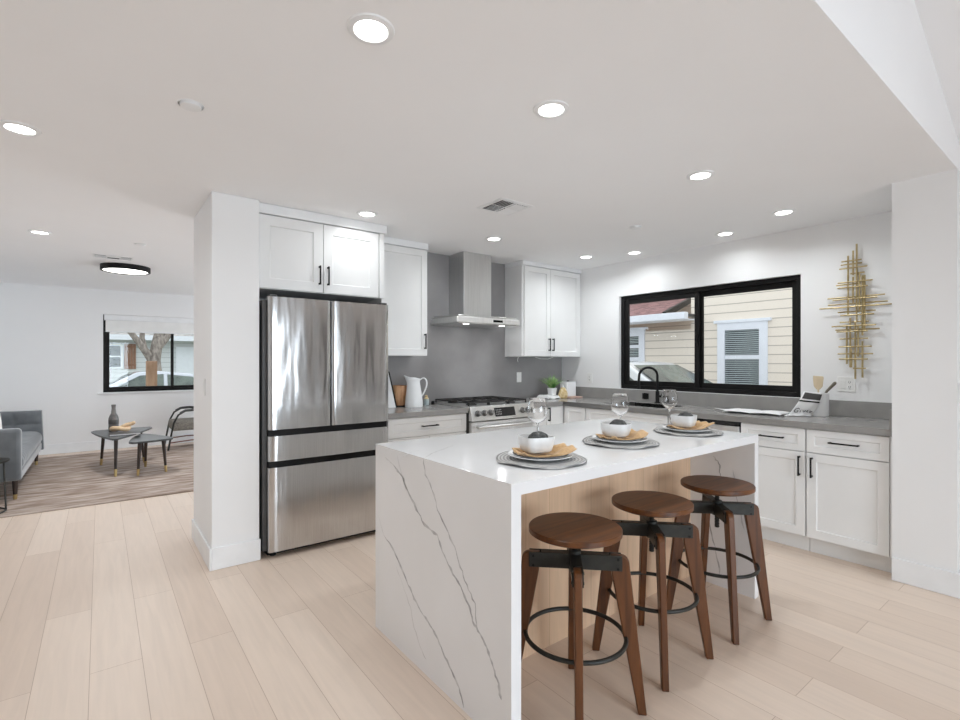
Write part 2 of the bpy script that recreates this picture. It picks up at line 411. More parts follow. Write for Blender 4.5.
# living room far wall with its window
LX0, LX1, LZ0, LZ1 = 0.036, 1.95, 0.87, 2.062
bm = bm_()
box(bm, XL, LX0, YL, YL + .15, 0, CEIL); box(bm, LX1, XW, YL, YL + .15, 0, CEIL)
box(bm, LX0, LX1, YL, YL + .15, 0, LZ0); box(bm, LX0, LX1, YL, YL + .15, LZ1, CEIL)
struct('wall_living', bm, 'wall')
bm = bm_()
box(bm, XL - .15, XL, YB, HY, 0, 2.6); box(bm, XL - .15, XL, HY, YL + .15, 0, CEIL)
struct('wall_left', bm, 'wall')
bm = bm_(); box(bm, XW, XW + .15, YR + .07, 5.6, 0, CEIL); box(bm, XW, XW + .15, 8.4, YL + .15, 0, CEIL); box(bm, XW, XW + .15, 5.6, 8.4, 2.15, CEIL); struct('wall_living_right', bm, 'wall')
bm = bm_()
box(bm, XL - .15, .2, YB - .15, YB, 0, 3.6); box(bm, 2.6, 3.5, YB - .15, YB, 0, 3.6); box(bm, 3.85, XR + .15, YB - .15, YB, 0, 3.6)
box(bm, .2, 2.6, YB - .15, YB, 2.3, 3.6); box(bm, 3.5, 3.85, YB - .15, YB, 2.3, 3.6)
struct('wall_front', bm, 'wall')
bm = bm_(); box(bm, XR, XR + .15, YB - .15, -3.6, 0, 2.45); box(bm, XR, XR + .15, -2.6, HY + .15, 0, 2.45); box(bm, XR, XR + .15, -3.6, -2.6, 2.3, 2.45); struct('wall_far_right', bm, 'wall')

# baseboards
BH, BT = 0.142, 0.014
def bb(name, *boxes):
    bm = bm_()
    for b in boxes: box(bm, *b, 0, BH)
    struct(name, bm, 'trim', bevel=0.004)
bb('baseboard_stub', (.566 - BT, .566, 3.56 - BT, YR + .07), (.566, .86, 3.56 - BT, 3.56))
bb('baseboard_right', (3.858 - BT, 3.858, HY - BT, 0.861), (3.858, XR, HY - BT, HY))
bb('baseboard_living', (XL, XW, YL - BT, YL))
bb('baseboard_left', (XL, XL + BT, YB, YL - BT))

# ------------------------------------------------------------------ windows
def slider(name, axis, a0, a1, z0, z1, d0, mid, fw, inner_first, parent_loc, sash_side):
    """black horizontal sliding window; axis 'Y' for the kitchen, 'X' for the living room; d0 = depth of frame's room side"""
    root = sthing(name, parent_loc)
    def bx(bm, p0, p1, z0_, z1_, q0, q1):
        if axis == 'Y': box(bm, q0, q1, p0, p1, z0_, z1_)
        else: box(bm, p0, p1, q0, q1, z0_, z1_)
    bm = bm_()
    bx(bm, a0, a0 + fw, z0, z1, d0, d0 + .07); bx(bm, a1 - fw, a1, z0, z1, d0, d0 + .07)
    bx(bm, a0 + fw, a1 - fw, z0, z0 + fw, d0, d0 + .07); bx(bm, a0 + fw, a1 - fw, z1 - fw, z1, d0, d0 + .07)
    obj('window_frame', bm, 'black', root, 0.003, w=True)
    s = .05 if axis == 'Y' else .038
    for k, (p0, p1) in enumerate(((a0 + fw, mid + (.014 if axis == 'Y' else .02)), (mid - (.014 if axis == 'Y' else .02), a1 - fw))):
        q = d0 + (.012 if k == sash_side else .04)
        bm = bm_()
        zA, zB = z0 + fw, z1 - fw
        bx(bm, p0, p0 + s, zA, zB, q, q + .024); bx(bm, p1 - s, p1, zA, zB, q, q + .024)
        bx(bm, p0 + s, p1 - s, zA, zA + s, q, q + .024); bx(bm, p0 + s, p1 - s, zB - s, zB, q, q + .024)
        sash = obj('sash', bm, 'black', root, 0.003, w=True)
        bm = bm_(); bx(bm, p0 + s, p1 - s, zA + s, zB - s, q + .01, q + .014)
        obj('pane', bm, 'pane', sash, w=True)
        if k == sash_side:
            bm = bm_(); pm = p0 + s / 2 if sash_side else p1 - s / 2
            bx(bm, pm - .012, pm + .012, (z0 + z1) / 2 - .05, (z0 + z1) / 2 + .05, q - .012, q + .002)
            obj('latch', bm, 'black', sash, 0.003, w=True)
    return root
slider('window_1', 'Y', WY0, WY1, WZ0, WZ1, XW + .035, 2.51, .042, 1, (XW + .035, WY0, WZ0), 1)
w2 = slider('window_2', 'X', LX0, LX1, LZ0, LZ1, YL + .05, 0.94, .04, 0, (LX0, YL + .05, LZ0), 0)
bm = bm_(); box(bm, LX0 - .07, LX1 + .07, YL - .035, YL + .05, LZ0 - .025, LZ0); struct('trim_1', bm, 'trim', bevel=.004)
# unseen glazed openings, added to let light in and put streaks on steel
def french(name, axis, p0, p1, z0, z1, q):
    root = sthing(name, (p0 if axis == 'X' else q, q if axis == 'X' else p0, z0))
    def bx(bm, a, b, c, d, e, f):
        if axis == 'X': box(bm, a, b, e, f, c, d)
        else: box(bm, e, f, a, b, c, d)
    bm = bm_(); m = (p0 + p1) / 2
    for a, b in ((p0, p0 + .06), (m - .05, m + .05), (p1 - .06, p1)): bx(bm, a, b, z0, z1, q - .04, q + .04)
    for c, d in ((z0, z0 + .08), (z1 - .06, z1)): bx(bm, p0 + .06, p1 - .06, c, d, q - .04, q + .04)
    obj('window_frame', bm, 'black', root, w=True)
    bm = bm_(); bx(bm, p0 + .06, p1 - .06, z0 + .08, z1 - .06, q - .004, q + .004); obj('pane', bm, 'pane', root, w=True)
french('fill_opening_1', 'X', .2, 2.6, 0, 2.3, YB - .08); french('streak_opening_1', 'X', 3.5, 3.85, 0, 2.3, YB - .08)  # both added: one for the rear fill, one for a fridge streak
french('fill_opening_2', 'Y', 5.6, 8.4, 0, 2.15, XW + .08)  # opening added to light the living room
french('streak_opening_2', 'Y', -3.6, -2.6, 0, 2.3, XR + .08)  # opening added for a bright streak on the right fridge door
# roller blind on the living-room window
t = thing('roller_blind', 'white roller blind pulled up at the top of the living room window', 'blind', (LX0 + .02, YL + .03, 1.80))
bm = bm_(); box(bm, LX0 + .012, LX1 - .012, YL + .005, YL + .048, 1.975, LZ1 - .002); obj('cassette', bm, 'trim', t, .006, w=True)
bm = bm_(); box(bm, LX0 + .03, LX1 - .03, YL + .022, YL + .026, 1.81, 1.975); obj('fabric', bm, 'blind', t, w=True)
bm = bm_(); box(bm, LX0 + .03, LX1 - .03, YL + .012, YL + .036, 1.795, 1.812); obj('bottom_bar', bm, 'trim', t, .003, w=True)

# ------------------------------------------------------------------ ceiling fittings
def make_downlight():
    t = thing('recessed_downlight', '', 'ceiling light', (0, 0, CEIL))
    bm = bm_(); lathe(bm, [(.052, -.002), (.056, -.008), (.075, -.005), (.078, 0), (.052, 0)], cap=False, seg=48)
    obj('trim_ring', bm, 'trim', t)
    bm = bm_(); lathe(bm, [(.0001, -.003), (.053, -.003), (.053, 0), (.0001, 0)], seg=48, cap=False); obj('lens', bm, 'lamp', t)
    d = bpy.data.lights.new('downlight', 'AREA'); d.shape = 'DISK'; d.size = .1; d.energy = DOWN_W; d.color = (.91, .965, 1); d.spread = math.radians(155)
    l = bpy.data.objects.new('downlight', d); C.objects.link(l); l.parent = t; l.location = (0, 0, -.012)
    return t
DL = [(.707, 1.508, 'largest recessed downlight, nearest the camera, at the top of the photo'),
      (1.549, 1.508, 'second nearest recessed downlight, right of the largest one, above the nearest placemat'),
      (2.793, 1.508, 'recessed downlight above the far end of the island, between island and window'),
      (3.964, 1.508, 'recessed downlight by the gold wall art, closest to the wall pillar'),
      (-.298, 3.149, 'recessed downlight at the left edge of the photo, left of the white wall stub'),
      (-.403, 5.573, 'recessed downlight over the living room near the sofa'),
      (1.566, 3.405, 'recessed downlight directly in front of the cabinet above the refrigerator'),
      (2.777, 3.405, 'recessed downlight in front of the steel range hood'),
      (4.016, 3.405, 'recessed downlight in front of the corner upper cabinet doors'),
      (4.25, 2.981, 'recessed downlight over the sink, left one of two along the window wall'),
      (4.233, 2.067, 'recessed downlight over the window counter, right one of two along the window wall')]
dl0 = make_downlight()
for i, (x, y, lab) in enumerate(DL):
    o = dl0 if i == 0 else copy_tree(dl0)
    o.location = (x, y, CEIL); tag(o, lab, 'ceiling light', 'recessed ceiling downlights')
    if i in (6, 9, 10):                     # the ones close to a wall or cabinet are dimmed
        for c_ in o.children:
            if c_.type == 'LIGHT': c_.data = c_.data.copy(); c_.data.energy = DOWN_W * .42
def detector(x, y, lab):
    t = thing('smoke_detector', lab, 'smoke detector', (x, y, CEIL), 0, 'round ceiling discs')
    bm = bm_(); lathe(bm, [(.0001, -.013), (.03, -.013), (.04, -.011), (.043, -.004), (.043, 0), (.0001, 0)], cap=False); obj('cover', bm, 'trim', t)
    bm = bm_(); lathe(bm, [(.047, -.004), (.05, 0), (.042, 0), (.042, -.004)], cap=False); obj('base_ring', bm, 'trim', t)
detector(.307, 2.42, 'round white ceiling disc left of the nearest downlight, above the white wall stub')
detector(.294, 5.574, 'round white ceiling disc over the living room in front of its vent')
detector(3.452, 2.411, 'round white ceiling disc between the range hood and the kitchen window')
# square supply register over the range aisle
t = thing('ceiling_vent', 'white square ceiling register with louvres in front of the range hood', 'air vent', (2.27, 2.66, CEIL))
bm = bm_(); box(bm, -.15, .15, -.14, .14, -.004, 0); obj('frame', bm, 'trim', t, .003)
bm = bm_()
for cx in (-.062, .062):
    for cy in (-.058, .058):
        box(bm, cx - .054, cx + .054, cy - .05, cy + .05, -.0055, -.0045)
obj('dark_opening', bm, 'dark', t)
bm = bm_()
for cx in (-.062, .062):
    for cy in (-.058, .058):
        for k in range(5):
            o_ = -.044 + k * .022
            s = (1 if cx < 0 else -1)
            axbox(bm, (cx + (o_ if cy < 0 else 0), cy + (0 if cy < 0 else o_), -.009), (0, 1, 0) if cy < 0 else (1, 0, 0), Vector((s, 0, .5) if cy < 0 else (0, s, .5)).normalized(), Vector((-.5, 0, s) if cy < 0 else (0, -.5, s)).normalized(), (-.052, .052), (-.009, .009), (-.001, .001))
obj('louvres', bm, 'trim', t)
t = thing('ceiling_vent', 'white ceiling register with three dark louvred openings over the living room', 'air vent', (.11, 6.44, CEIL))
bm = bm_(); box(bm, -.17, .17, -.09, .09, -.004, 0); obj('frame', bm, 'trim', t, .003)
bm = bm_()
for a, b, c, d in ((-.155, -.062, -.07, .07), (-.05, .05, .02, .075), (.062, .155, -.07, .07)): box(bm, a, b, c, d, -.0055, -.0045)
obj('dark_opening', bm, 'dark', t)
bm = bm_()
for a, b, c, d in ((-.155, -.062, -.07, .07), (.062, .155, -.07, .07)):
    bm = bm_()
    for k in range(4): box(bm, a, b, c + .012 + k * .036, c + .022 + k * .036, -.009, -.0055)
    obj('louvres', bm, 'trim', t)
# flush ceiling lamp
t = thing('flush_ceiling_light', 'round black rimmed flush ceiling lamp glowing over the living room', 'ceiling light', (.235, 7.0, CEIL))
bm = bm_(); lathe(bm, [(.215, -.058), (.238, -.058), (.238, 0), (.215, 0), (.215, -.058)], cap=False, seg=56); obj('rim', bm, 'black', t)
bm = bm_(); lathe(bm, [(.0001, -.062), (.15, -.061), (.214, -.052), (.214, -.02), (.0001, -.02)], cap=False, seg=56); obj('diffuser', bm, 'lamp_soft', t)
d = bpy.data.lights.new('flush_lamp', 'AREA'); d.shape = 'DISK'; d.size = .4; d.energy = FLUSH_W
l = bpy.data.objects.new('flush_lamp', d); C.objects.link(l); l.parent = t; l.location = (0, 0, -.07)

# ------------------------------------------------------------------ cabinets
def shaker(bm, o, u, v, n, ww, hh, t=.02, rail=.058, rec=.009):
    """five-piece shaker front: o = lower corner on the carcass face, n = outward"""
    o, u, v, n = map(Vector, (o, u, v, n)); e = .004
    def q(a, b, c): return bm.verts.new(o + u * a + v * b + n * c)
    B = [q(a, b, 0) for a, b in ((0, 0), (ww, 0), (ww, hh), (0, hh))]
    F = [q(a, b, t) for a, b in ((0, 0), (ww, 0), (ww, hh), (0, hh))]
    I = [q(a, b, t) for a, b in ((rail, rail), (ww - rail, rail), (ww - rail, hh - rail), (rail, hh - rail))]
    r2 = rail + e
    R = [q(a, b, t - rec) for a, b in ((r2, r2), (ww - r2, r2), (ww - r2, hh - r2), (r2, hh - r2))]
    bm.faces.new(B[::-1]); bm.faces.new(R)
    for i in range(4):
        j = (i + 1) % 4
        bm.faces.new((B[i], B[j], F[j], F[i])); bm.faces.new((F[i], F[j], I[j], I[i])); bm.faces.new((I[i], I[j], R[j], R[i]))
    return bm
def pull(parent, c, d, n, L=.14):
    """black bar handle centred at c (on the door face), along d, standing off along n"""
    c, d, n = Vector(c), Vector(d), Vector(n); s = d.cross(n)
    bm = bm_()
    axbox(bm, c, d, s, n, (-L / 2, L / 2), (-.005, .005), (.024, .034))
    for k in (-1, 1): axbox(bm, c + d * k * (L / 2 - .008), d, s, n, (-.006, .006), (-.005, .005), (0, .024))
    return obj('handle', bm, 'black', parent, .0015, w=True)
Z_ = (0, 0, 1)
def door(name, cab, o, u, n, ww, hh, handle=None, hdir=None, rail=.058, L=.14):
    bm = bm_(); shaker(bm, o, u, Z_, n, ww, hh, rail=rail)
    d = obj(name, bm, 'cabinet', cab, .0012, w=True)
    if handle is not None:
        p = Vector(o) + Vector(u) * handle[0] + Vector(Z_) * handle[1] + Vector(n) * .02
        pull(d, p, hdir, n, L)
    return d
NX, PX, NY = (-1, 0, 0), (1, 0, 0), (0, -1, 0)
G = .003
# --- window run (faces -X, front plane of doors at X = 3.90)
FX = 3.92; CT = .876; TK = .115
def run_cab(name, label, y0, y1, parts=True, toe=True, top=CT):
    cab = thing(name, label, 'cabinet', (FX, (y0 + y1) / 2, 0))
    bm = bm_(); box(bm, FX, XW - .005, y0, y1, TK, top); box(bm, FX + .055, XW - .005, y0, y1, 0, TK)
    obj('carcass', bm, 'cabinet', cab, w=True)
    return cab
UY = (0, -1, 0)   # u direction so that widths run toward -Y (left to right as seen)
c = run_cab('base_cabinet', 'white shaker base cabinet at the right end of the window counter, touching the pillar', .862, 1.341)
door('drawer', c, (FX, 1.341 - G, .712), UY, NX, .454, .158, (.22, .082), (0, 1, 0), .045, .17)
door('door', c, (FX, 1.341 - G, .120), UY, NX, .454, .586, (.034, .49), Z_)
bm = bm_(); box(bm, FX - .010, FX, .862, .882, TK, CT); obj('filler', bm, 'cabinet', c, w=True)
c = run_cab('base_cabinet', 'white shaker base cabinet between the dishwasher and the end cabinet under the window counter', 1.345, 1.786)
door('drawer', c, (FX, 1.786 - G, .712), UY, NX, .435, .158, (.22, .082), (0, 1, 0), .045, .17)
door('door', c, (FX, 1.786 - G, .120), UY, NX, .435, .586, (.435 - .032, .49), Z_)
# dishwasher
t = thing('dishwasher', 'stainless dishwasher with black top strip under the window counter', 'dishwasher', (FX, 2.1, 0))
bm = bm_(); box(bm, FX, XW - .01, 1.792, 2.392, TK, CT - .002); box(bm, FX + .055, XW - .01, 1.792, 2.392, 0.002, TK); obj('tub', bm, 'black', t, w=True)
bm = bm_(); box(bm, FX - .022, FX, 1.797, 2.387, .12, .838); obj('door', bm, 'steel_light', t, .004, w=True)
bm = bm_(); box(bm, FX - .02, FX, 1.797, 2.387, .842, .872); obj('control_strip', bm, 'black_gloss', t, .003, w=True)
# sink base
c = run_cab('sink_base_cabinet', 'white sink base cabinet with two doors beneath the black faucet', 2.4, 3.312, top=.70)
bm = bm_(); box(bm, FX, FX + .018, 2.4, 3.312, .70, CT); obj('front_rail', bm, 'cabinet', c, w=True)
door('false_front', c, (FX, 3.312 - G, .712), UY, NX, .906, .158, None, None, .045)
door('door', c, (FX, 3.312 - G, .120), UY, NX, .45, .586, (.45 - .032, .49), Z_)
door('door', c, (FX, 2.856 - G, .120), UY, NX, .45, .586, (.032, .49), Z_)
c = run_cab('corner_cabinet', 'white corner base cabinet where the two dark counters meet', 3.316, YR - .005)
door('door', c, (FX, 3.60, .120), UY, NX, .28, .75, None, None, .05)
# --- range wall (faces -Y, fronts at Y = 3.62)
FY = 3.64
def wall_cab(name, label, x0, x1, fy, z0, z1, toe=True):
    cab = thing(name, label, 'cabinet', ((x0 + x1) / 2, fy, 0 if toe else z0))
    bm = bm_(); box(bm, x0, x1, fy, YR - .022, z0, z1)
    if toe: box(bm, x0, x1, fy + .055, YR - .022, 0, TK)
    obj('carcass', bm, 'cabinet', cab, w=True)
    return cab
c = wall_cab('base_cabinet', 'white base cabinet with one long drawer between refrigerator and range', 1.845, 2.632, FY, TK, CT)
door('drawer', c, (1.848, FY, .712), PX, NY, .781, .158, (.39, .082), PX, .045, .16)
door('door', c, (1.848, FY, .12), PX, NY, .389, .586, (.357, .49), Z_)
door('door', c, (2.241, FY, .12), PX, NY, .389, .586, (.032, .49), Z_)
c = wall_cab('base_cabinet', 'narrow white base cabinet right of the range, partly behind the first wine glass', 3.418, 3.915, FY, TK, CT)
door('door', c, (3.421, FY, .12), PX, NY, .29, .75, (.255, .675), Z_, .05)
bm = bm_(); box(bm, 3.714, 3.9, FY - .02, FY, .12, .87); obj('filler', bm, 'cabinet', c, w=True)
# uppers
UF = 3.95
c = wall_cab('upper_cabinet', 'tall single door white upper cabinet between refrigerator and range hood', 1.83, 2.412, UF, 1.393, 2.375, False)
door('door', c, (1.85, UF, 1.396), PX, NY, .556, .974, (.556 - .03, .13), Z_)
bm = bm_(); box(bm, 1.83, 2.418, UF - .024, YR - .022, 2.376, CEIL - .001); obj('crown', bm, 'trim', c, .004, w=True)
c = wall_cab('upper_cabinet', 'two door white upper cabinet in the corner right of the range hood', 3.608, XW - .002, UF, 1.397, 2.385, False)
door('door', c, (3.634, UF, 1.400), PX, NY, .392, .980, (.392 - .028, .13), Z_)
door('door', c, (4.03, UF, 1.400), PX, NY, .49, .980, (.028, .13), Z_)
bm = bm_(); box(bm, 3.602, XW - .002, UF - .024, YR - .022, 2.386, CEIL - .001); obj('crown', bm, 'trim', c, .004, w=True)
# above the refrigerator
FF = 3.64
c = wall_cab('fridge_cabinet', 'deep white two door cabinet above the refrigerator', .858, 1.812, FF, 1.848, 2.365, False)
door('door', c, (.868, FF, 1.852), PX, NY, .446, .508, (.446 - .03, .125), Z_, .07)
door('door', c, (1.318, FF, 1.852), PX, NY, .446, .508, (.03, .125), Z_, .07)
bm = bm_(); box(bm, 1.79, 1.812, FF - .018, YR - .03, 0, 1.846); obj('side_panel', bm, 'cabinet', c, w=True)
bm = bm_(); box(bm, 1.77, 1.812, FF - .022, FF, 1.848, 2.365); obj('stile', bm, 'cabinet', c, w=True)
bm = bm_(); box(bm, .858, 1.83, FF - .035, YR - .022, 2.366, CEIL - .001); obj('crown', bm, 'trim', c, .005, w=True)

# ------------------------------------------------------------------ refrigerator
t = thing('refrigerator', 'stainless french door refrigerator with two lower drawers beside the white wall stub', 'refrigerator', (1.35, 3.5, 0))
bm = bm_(); box(bm, .874, 1.786, 3.575, YR - .03, .04, 1.762); obj('body', bm, 'dark', t, .004, w=True)
bm = bm_(); box(bm, .915, 1.776, 3.60, 4.1, .0, .04); obj('base_grille', bm, 'black', t, w=True)
def bowed(bm, x0, x1, z0, z1, y, bow=.010, edge=.014, back=3.572):
    n = 14; F = []
    for i in range(n + 1):
        s = i / n; x = x0 + (x1 - x0) * s
        y_ = y - bow * (1 - (2 * s - 1) ** 2)
        ed = min(s, 1 - s) * (x1 - x0)
        if ed < edge: y_ += (1 - ed / edge) ** 2 * edge
        F.append((x, y_))
    e2 = .004
    F = [(x0, F[0][1])] + [(x0 + edge * k, y - bow * (1 - (2 * edge * k / (x1 - x0) - 1) ** 2) + (1 - k) ** 2 * edge) for k in (.15, .35, .6)] + F[1:-1] + \
        [(x1 - edge * k, y - bow * (1 - (2 * edge * k / (x1 - x0) - 1) ** 2) + (1 - k) ** 2 * edge) for k in (.6, .35, .15)] + [(x1, F[-1][1])]
    prism(bm, [(a, b, z0) for a, b in F] + [(x1, back, z0), (x0, back, z0)], (0, 0, z1 - z0))
D0 = 3.505
for name, x0, x1, z0, z1 in (('door', .900, 1.331, .876, 1.782), ('door', 1.337, 1.797, .876, 1.782), ('middle_drawer', .900, 1.796, .662, .832), ('freezer_drawer', .900, 1.796, .046, .618)):
    bm = bm_(); bowed(bm, x0, x1, z0, z1, D0, .006)
    obj(name, bm, 'steel', t, w=True, sharp=50)
for z0, z1 in ((.832, .876), (.618, .662)):
    bm = bm_(); box(bm, .906, 1.79, 3.53, 3.575, z0, z1); obj('recessed_grip', bm, 'black', t, w=True)
bm = bm_(); box(bm, .91, .96, 3.52, 3.6, 1.782, 1.800); obj('hinge_cover', bm, 'dark', t, .004, w=True)
bm = bm_(); box(bm, 1.736, 1.786, 3.52, 3.6, 1.782, 1.800); obj('hinge_cover', bm, 'dark', t, .004, w=True)
for x in (.95, 1.74):
    bm = bm_(); cyl(bm, (x, 3.59, 0), (x, 3.59, .05), .022); obj('foot', bm, 'black', t, w=True)

# ------------------------------------------------------------------ range hood and gas range
t = thing('range_hood', 'stainless chimney range hood mounted above the gas range', 'range hood', (3.03, 4.0, 1.70))
bm = bm_(); box(bm, 2.851, 3.20, 3.968, YR - .022, 1.785, CEIL - .001); obj('chimney', bm, 'steel_h', t, .003, w=True)
bm = bm_(); box(bm, 2.632, 3.418, 3.773, YR - .022, 1.712, 1.764); obj('canopy', bm, 'hood_front', t, .003, w=True)
bm = bm_(); prism(bm, [(2.66, 3.79, 1.764), (3.40, 3.79, 1.764), (3.40, YR - .022, 1.764), (2.66, YR - .022, 1.764)], (0, 0, .022)); obj('canopy_top', bm, 'steel_h', t, .004, w=True)
bm = bm_(); box(bm, 2.67, 3.39, 3.80, YR - .03, 1.704, 1.713); obj('filter', bm, 'steel_h', t, w=True)
for x in (2.80, 3.25):
    bm = bm_(); lathe(bm, [(.0001, -.003), (.03, -.003), (.032, 0), (.0001, 0)], (x, 3.86, 1.704), cap=False, seg=24); hl = obj('hood_lamp', bm, 'lamp_soft', t, w=True)
    d = bpy.data.lights.new('hood_light', 'AREA'); d.shape = 'DISK'; d.size = .06; d.energy = .7; d.color = (.97, .98, 1)
    l = bpy.data.objects.new('hood_light', d); C.objects.link(l); l.parent = t; l.location = (x - 3.03, 3.86 - 4.0, -.003)
bm = bm_(); box(bm, 3.07, 3.19, 3.7715, 3.774, 1.728, 1.75); obj('control_panel', bm, 'black_gloss', t, w=True)
# range
RX0, RX1 = 2.642, 3.408
t = thing('gas_range', 'stainless slide in gas range with black grates and front knobs', 'range', (3.025, 3.6, 0))
bm = bm_(); box(bm, RX0, RX1, 3.60, YR - .022, .03, .895); box(bm, RX0 + .03, RX1 - .03, 3.66, YR - .03, 0, .03); obj('body', bm, 'dark', t, w=True)
bm = bm_(); box(bm, RX0 - .006, RX1 + .006, 3.60, YR - .022, .9205, .931); box(bm, RX0, RX1, 3.60, YR - .022, .895, .9205); obj('cooktop', bm, 'steel_light', t, .003, w=True)
bm = bm_(); prism(bm, [(RX0, 3.60, .931), (RX0, 3.585, .931), (RX0, 3.545, .80), (RX0, 3.60, .80)], (RX1 - RX0, 0, 0)); obj('control_panel', bm, 'steel_light', t, .003, w=True)
sl = Vector((0, 3.585 - 3.545, .931 - .80)).normalized(); nn = Vector((0, -sl.z, sl.y))
def onp(x, s): return Vector((x, 3.545, .80)) + sl * s
for x in (RX0 + .075, RX0 + .150, RX0 + .225, RX1 - .145, RX1 - .07):
    bm = bm_(); p = onp(x, .07); cyl(bm, p, p + nn * .008, .029, seg=24); cyl(bm, p + nn * .008, p + nn * .034, .022, .019, seg=24); kn = obj('knob', bm, 'shaded_knob_steel', t, .002, w=True)
    bm = bm_(); axbox(bm, p + nn * .034, (1, 0, 0), sl, nn, (-.003, .003), (-.016, .016), (0, .006)); obj('grip', bm, 'steel_light', kn, .001, w=True)
bm = bm_(); axbox(bm, onp(RX0 + .40, .07), (1, 0, 0), sl, nn, (-.125, .125), (-.042, .042), (0, .003)); dp = obj('display', bm, 'display', t, w=True)
bm = bm_()
for r_ in range(3):
    for k in range(4): axbox(bm, onp(RX0 + .40 - .105 + k * .018, .05 + r_ * .02), (1, 0, 0), sl, nn, (-.004, .004), (-.003, .003), (.003, .0035))
obj('touch_keys', bm, 'outlet', dp, w=True)
bm = bm_(); box(bm, RX0 + .004, RX1 - .004, 3.56, 3.60, .19, .79); od = obj('oven_door', bm, 'steel_light', t, .004, w=True)
bm = bm_(); box(bm, RX0 + .09, RX1 - .09, 3.557, 3.561, .30, .66); obj('oven_window', bm, 'black_gloss', od, w=True)
bm = bm_(); cyl(bm, (RX0 + .04, 3.515, .745), (RX1 - .04, 3.515, .745), .012)
for x in (RX0 + .06, RX1 - .06): cyl(bm, (x, 3.515, .745), (x, 3.562, .745), .009)
obj('handle', bm, 'steel_light', od, w=True)
bm = bm_(); box(bm, RX0 + .004, RX1 - .004, 3.565, 3.60, .04, .18); obj('storage_drawer', bm, 'steel_light', t, .004, w=True)
for k in range(3):
    gx0 = RX0 + .02 + k * .243; gx1 = gx0 + .236
    bm = bm_(); z0, z1 = .955, .967
    for y in (3.64, 3.77, 4.05, 4.19): box(bm, gx0, gx1, y - .0045, y + .0045, z0, z1)
    for x in (gx0, (gx0 + gx1) / 2, gx1): box(bm, x - .0045, x + .0045, 3.64, 4.19, z0, z1)
    for x in (gx0 + .006, gx1 - .006):
        for y in (3.64, 4.19): box(bm, x - .006, x + .006, y - .006, y + .006, .931, z0)
    obj('grate', bm, 'grate', t, .002, w=True)
for x, y in ((RX0 + .14, 3.75), (RX0 + .14, 4.06), (RX0 + .383, 3.9), (RX0 + .625, 3.75), (RX0 + .625, 4.06)):
    bm = bm_(); lathe(bm, [(.0001, .018), (.034, .018), (.038, .012), (.05, .008), (.052, 0), (.0001, 0)], (x, y, .931), cap=False, seg=24); obj('burner', bm, 'grate', t, w=True)

# ------------------------------------------------------------------ counters and splashbacks
SX0, SX1, SY0, SY1 = 4.01, 4.38, 2.52, 3.22
bm = bm_()
for b in ((3.878, SX0, .862, YR - .02), (SX1, XW, .862, YR - .02), (SX0, SX1, .862, SY0), (SX0, SX1, SY1, YR - .02), (3.414, 3.878, 3.60, YR - .02)):
    box(bm, *b, CT, .92)
bmesh.ops.remove_doubles(bm, verts=bm.verts, dist=.0001)
tag(obj('countertop', bm, 'counter'), 'dark grey L-shaped quartz countertop under the kitchen window', 'countertop')
bm = bm_(); box(bm, 1.815, 2.636, 3.60, YR - .02, CT, .92)
tag(obj('countertop', bm, 'counter', None, .002), 'short dark grey countertop between refrigerator and range', 'countertop')
bm = bm_(); box(bm, XW - .02, XW - .0005, .882, YR - .022, .92, 1.04)
tag(obj('backsplash_strip', bm, 'counter', None, .0015), 'low dark grey splash strip along the wall below the kitchen window', 'backsplash')
bm = bm_(); box(bm, 3.885, XW - .0005, .862, .882, .92, 1.04)
tag(obj('backsplash_strip', bm, 'counter', None, .0015), 'short dark grey side splash against the pillar at the counter end', 'backsplash')
bm = bm_(); box(bm, 1.813, XW - .021, YR - .02, YR - .0005, .92, 1.393); box(bm, 2.412, 3.608, YR - .02, YR - .0005, 1.393, CEIL - .001); box(bm, RX0, RX1, YR - .02, YR - .0005, .6, .92)
tag(obj('backsplash_slab', bm, 'slab'), 'tall grey stone slab covering the wall behind the range and hood', 'backsplash')
t = thing('kitchen_sink', 'undermount steel sink sunk in the dark counter below the window', 'sink', ((SX0 + SX1) / 2, (SY0 + SY1) / 2, .715))
bm = bm_(); x0, x1, y0, y1 = SX0 - .006, SX1 + .006, SY0 - .006, SY1 + .006
box(bm, x0, x1, y0, y1, .71, .715); box(bm, x0 - .004, x0, y0, y1, .71, .875); box(bm, x1, x1 + .004, y0, y1, .71, .875); box(bm, x0, x1, y0 - .004, y0, .71, .875); box(bm, x0, x1, y1, y1 + .004, .71, .875)
obj('basin', bm, 'steel_light', t, w=True)
bm = bm_(); lathe(bm, [(.0001, .003), (.035, .004), (.042, 0), (.0001, 0)], ((SX0 + SX1) / 2, (SY0 + SY1) / 2, .715), cap=False); obj('drain', bm, 'steel_light', t, w=True)
# faucet
t = thing('kitchen_faucet', 'matte black gooseneck faucet standing behind the sink in front of the window', 'faucet', (4.475, 2.868, .92))
bm = bm_(); cyl(bm, (0, 0, 0), (0, 0, .012), .028, seg=24); cyl(bm, (0, 0, .012), (0, 0, .12), .019, seg=20); obj('base', bm, 'black', t)
P = [(0, 0, .11), (0, 0, .25)] + [(-.075 + .075 * math.cos(a), .055 - .055 * math.cos(a), .275 + .085 * math.sin(a)) for a in [PI * k / 14 for k in range(15)]] + [(-.152, .112, .24), (-.154, .113, .215)]
bm = bm_(); tube(bm, P, .0125, 14); obj('spout', bm, 'black', t)
bm = bm_(); cyl(bm, (-.154, .113, .15), (-.154, .113, .22), .016, seg=18); obj('spray_head', bm, 'black', t)
bm = bm_(); cyl(bm, (0, -.015, .07), (0, -.05, .07), .012); cyl(bm, (0, -.045, .07), (-.03, -.075, .11), .006); obj('lever', bm, 'black', t)
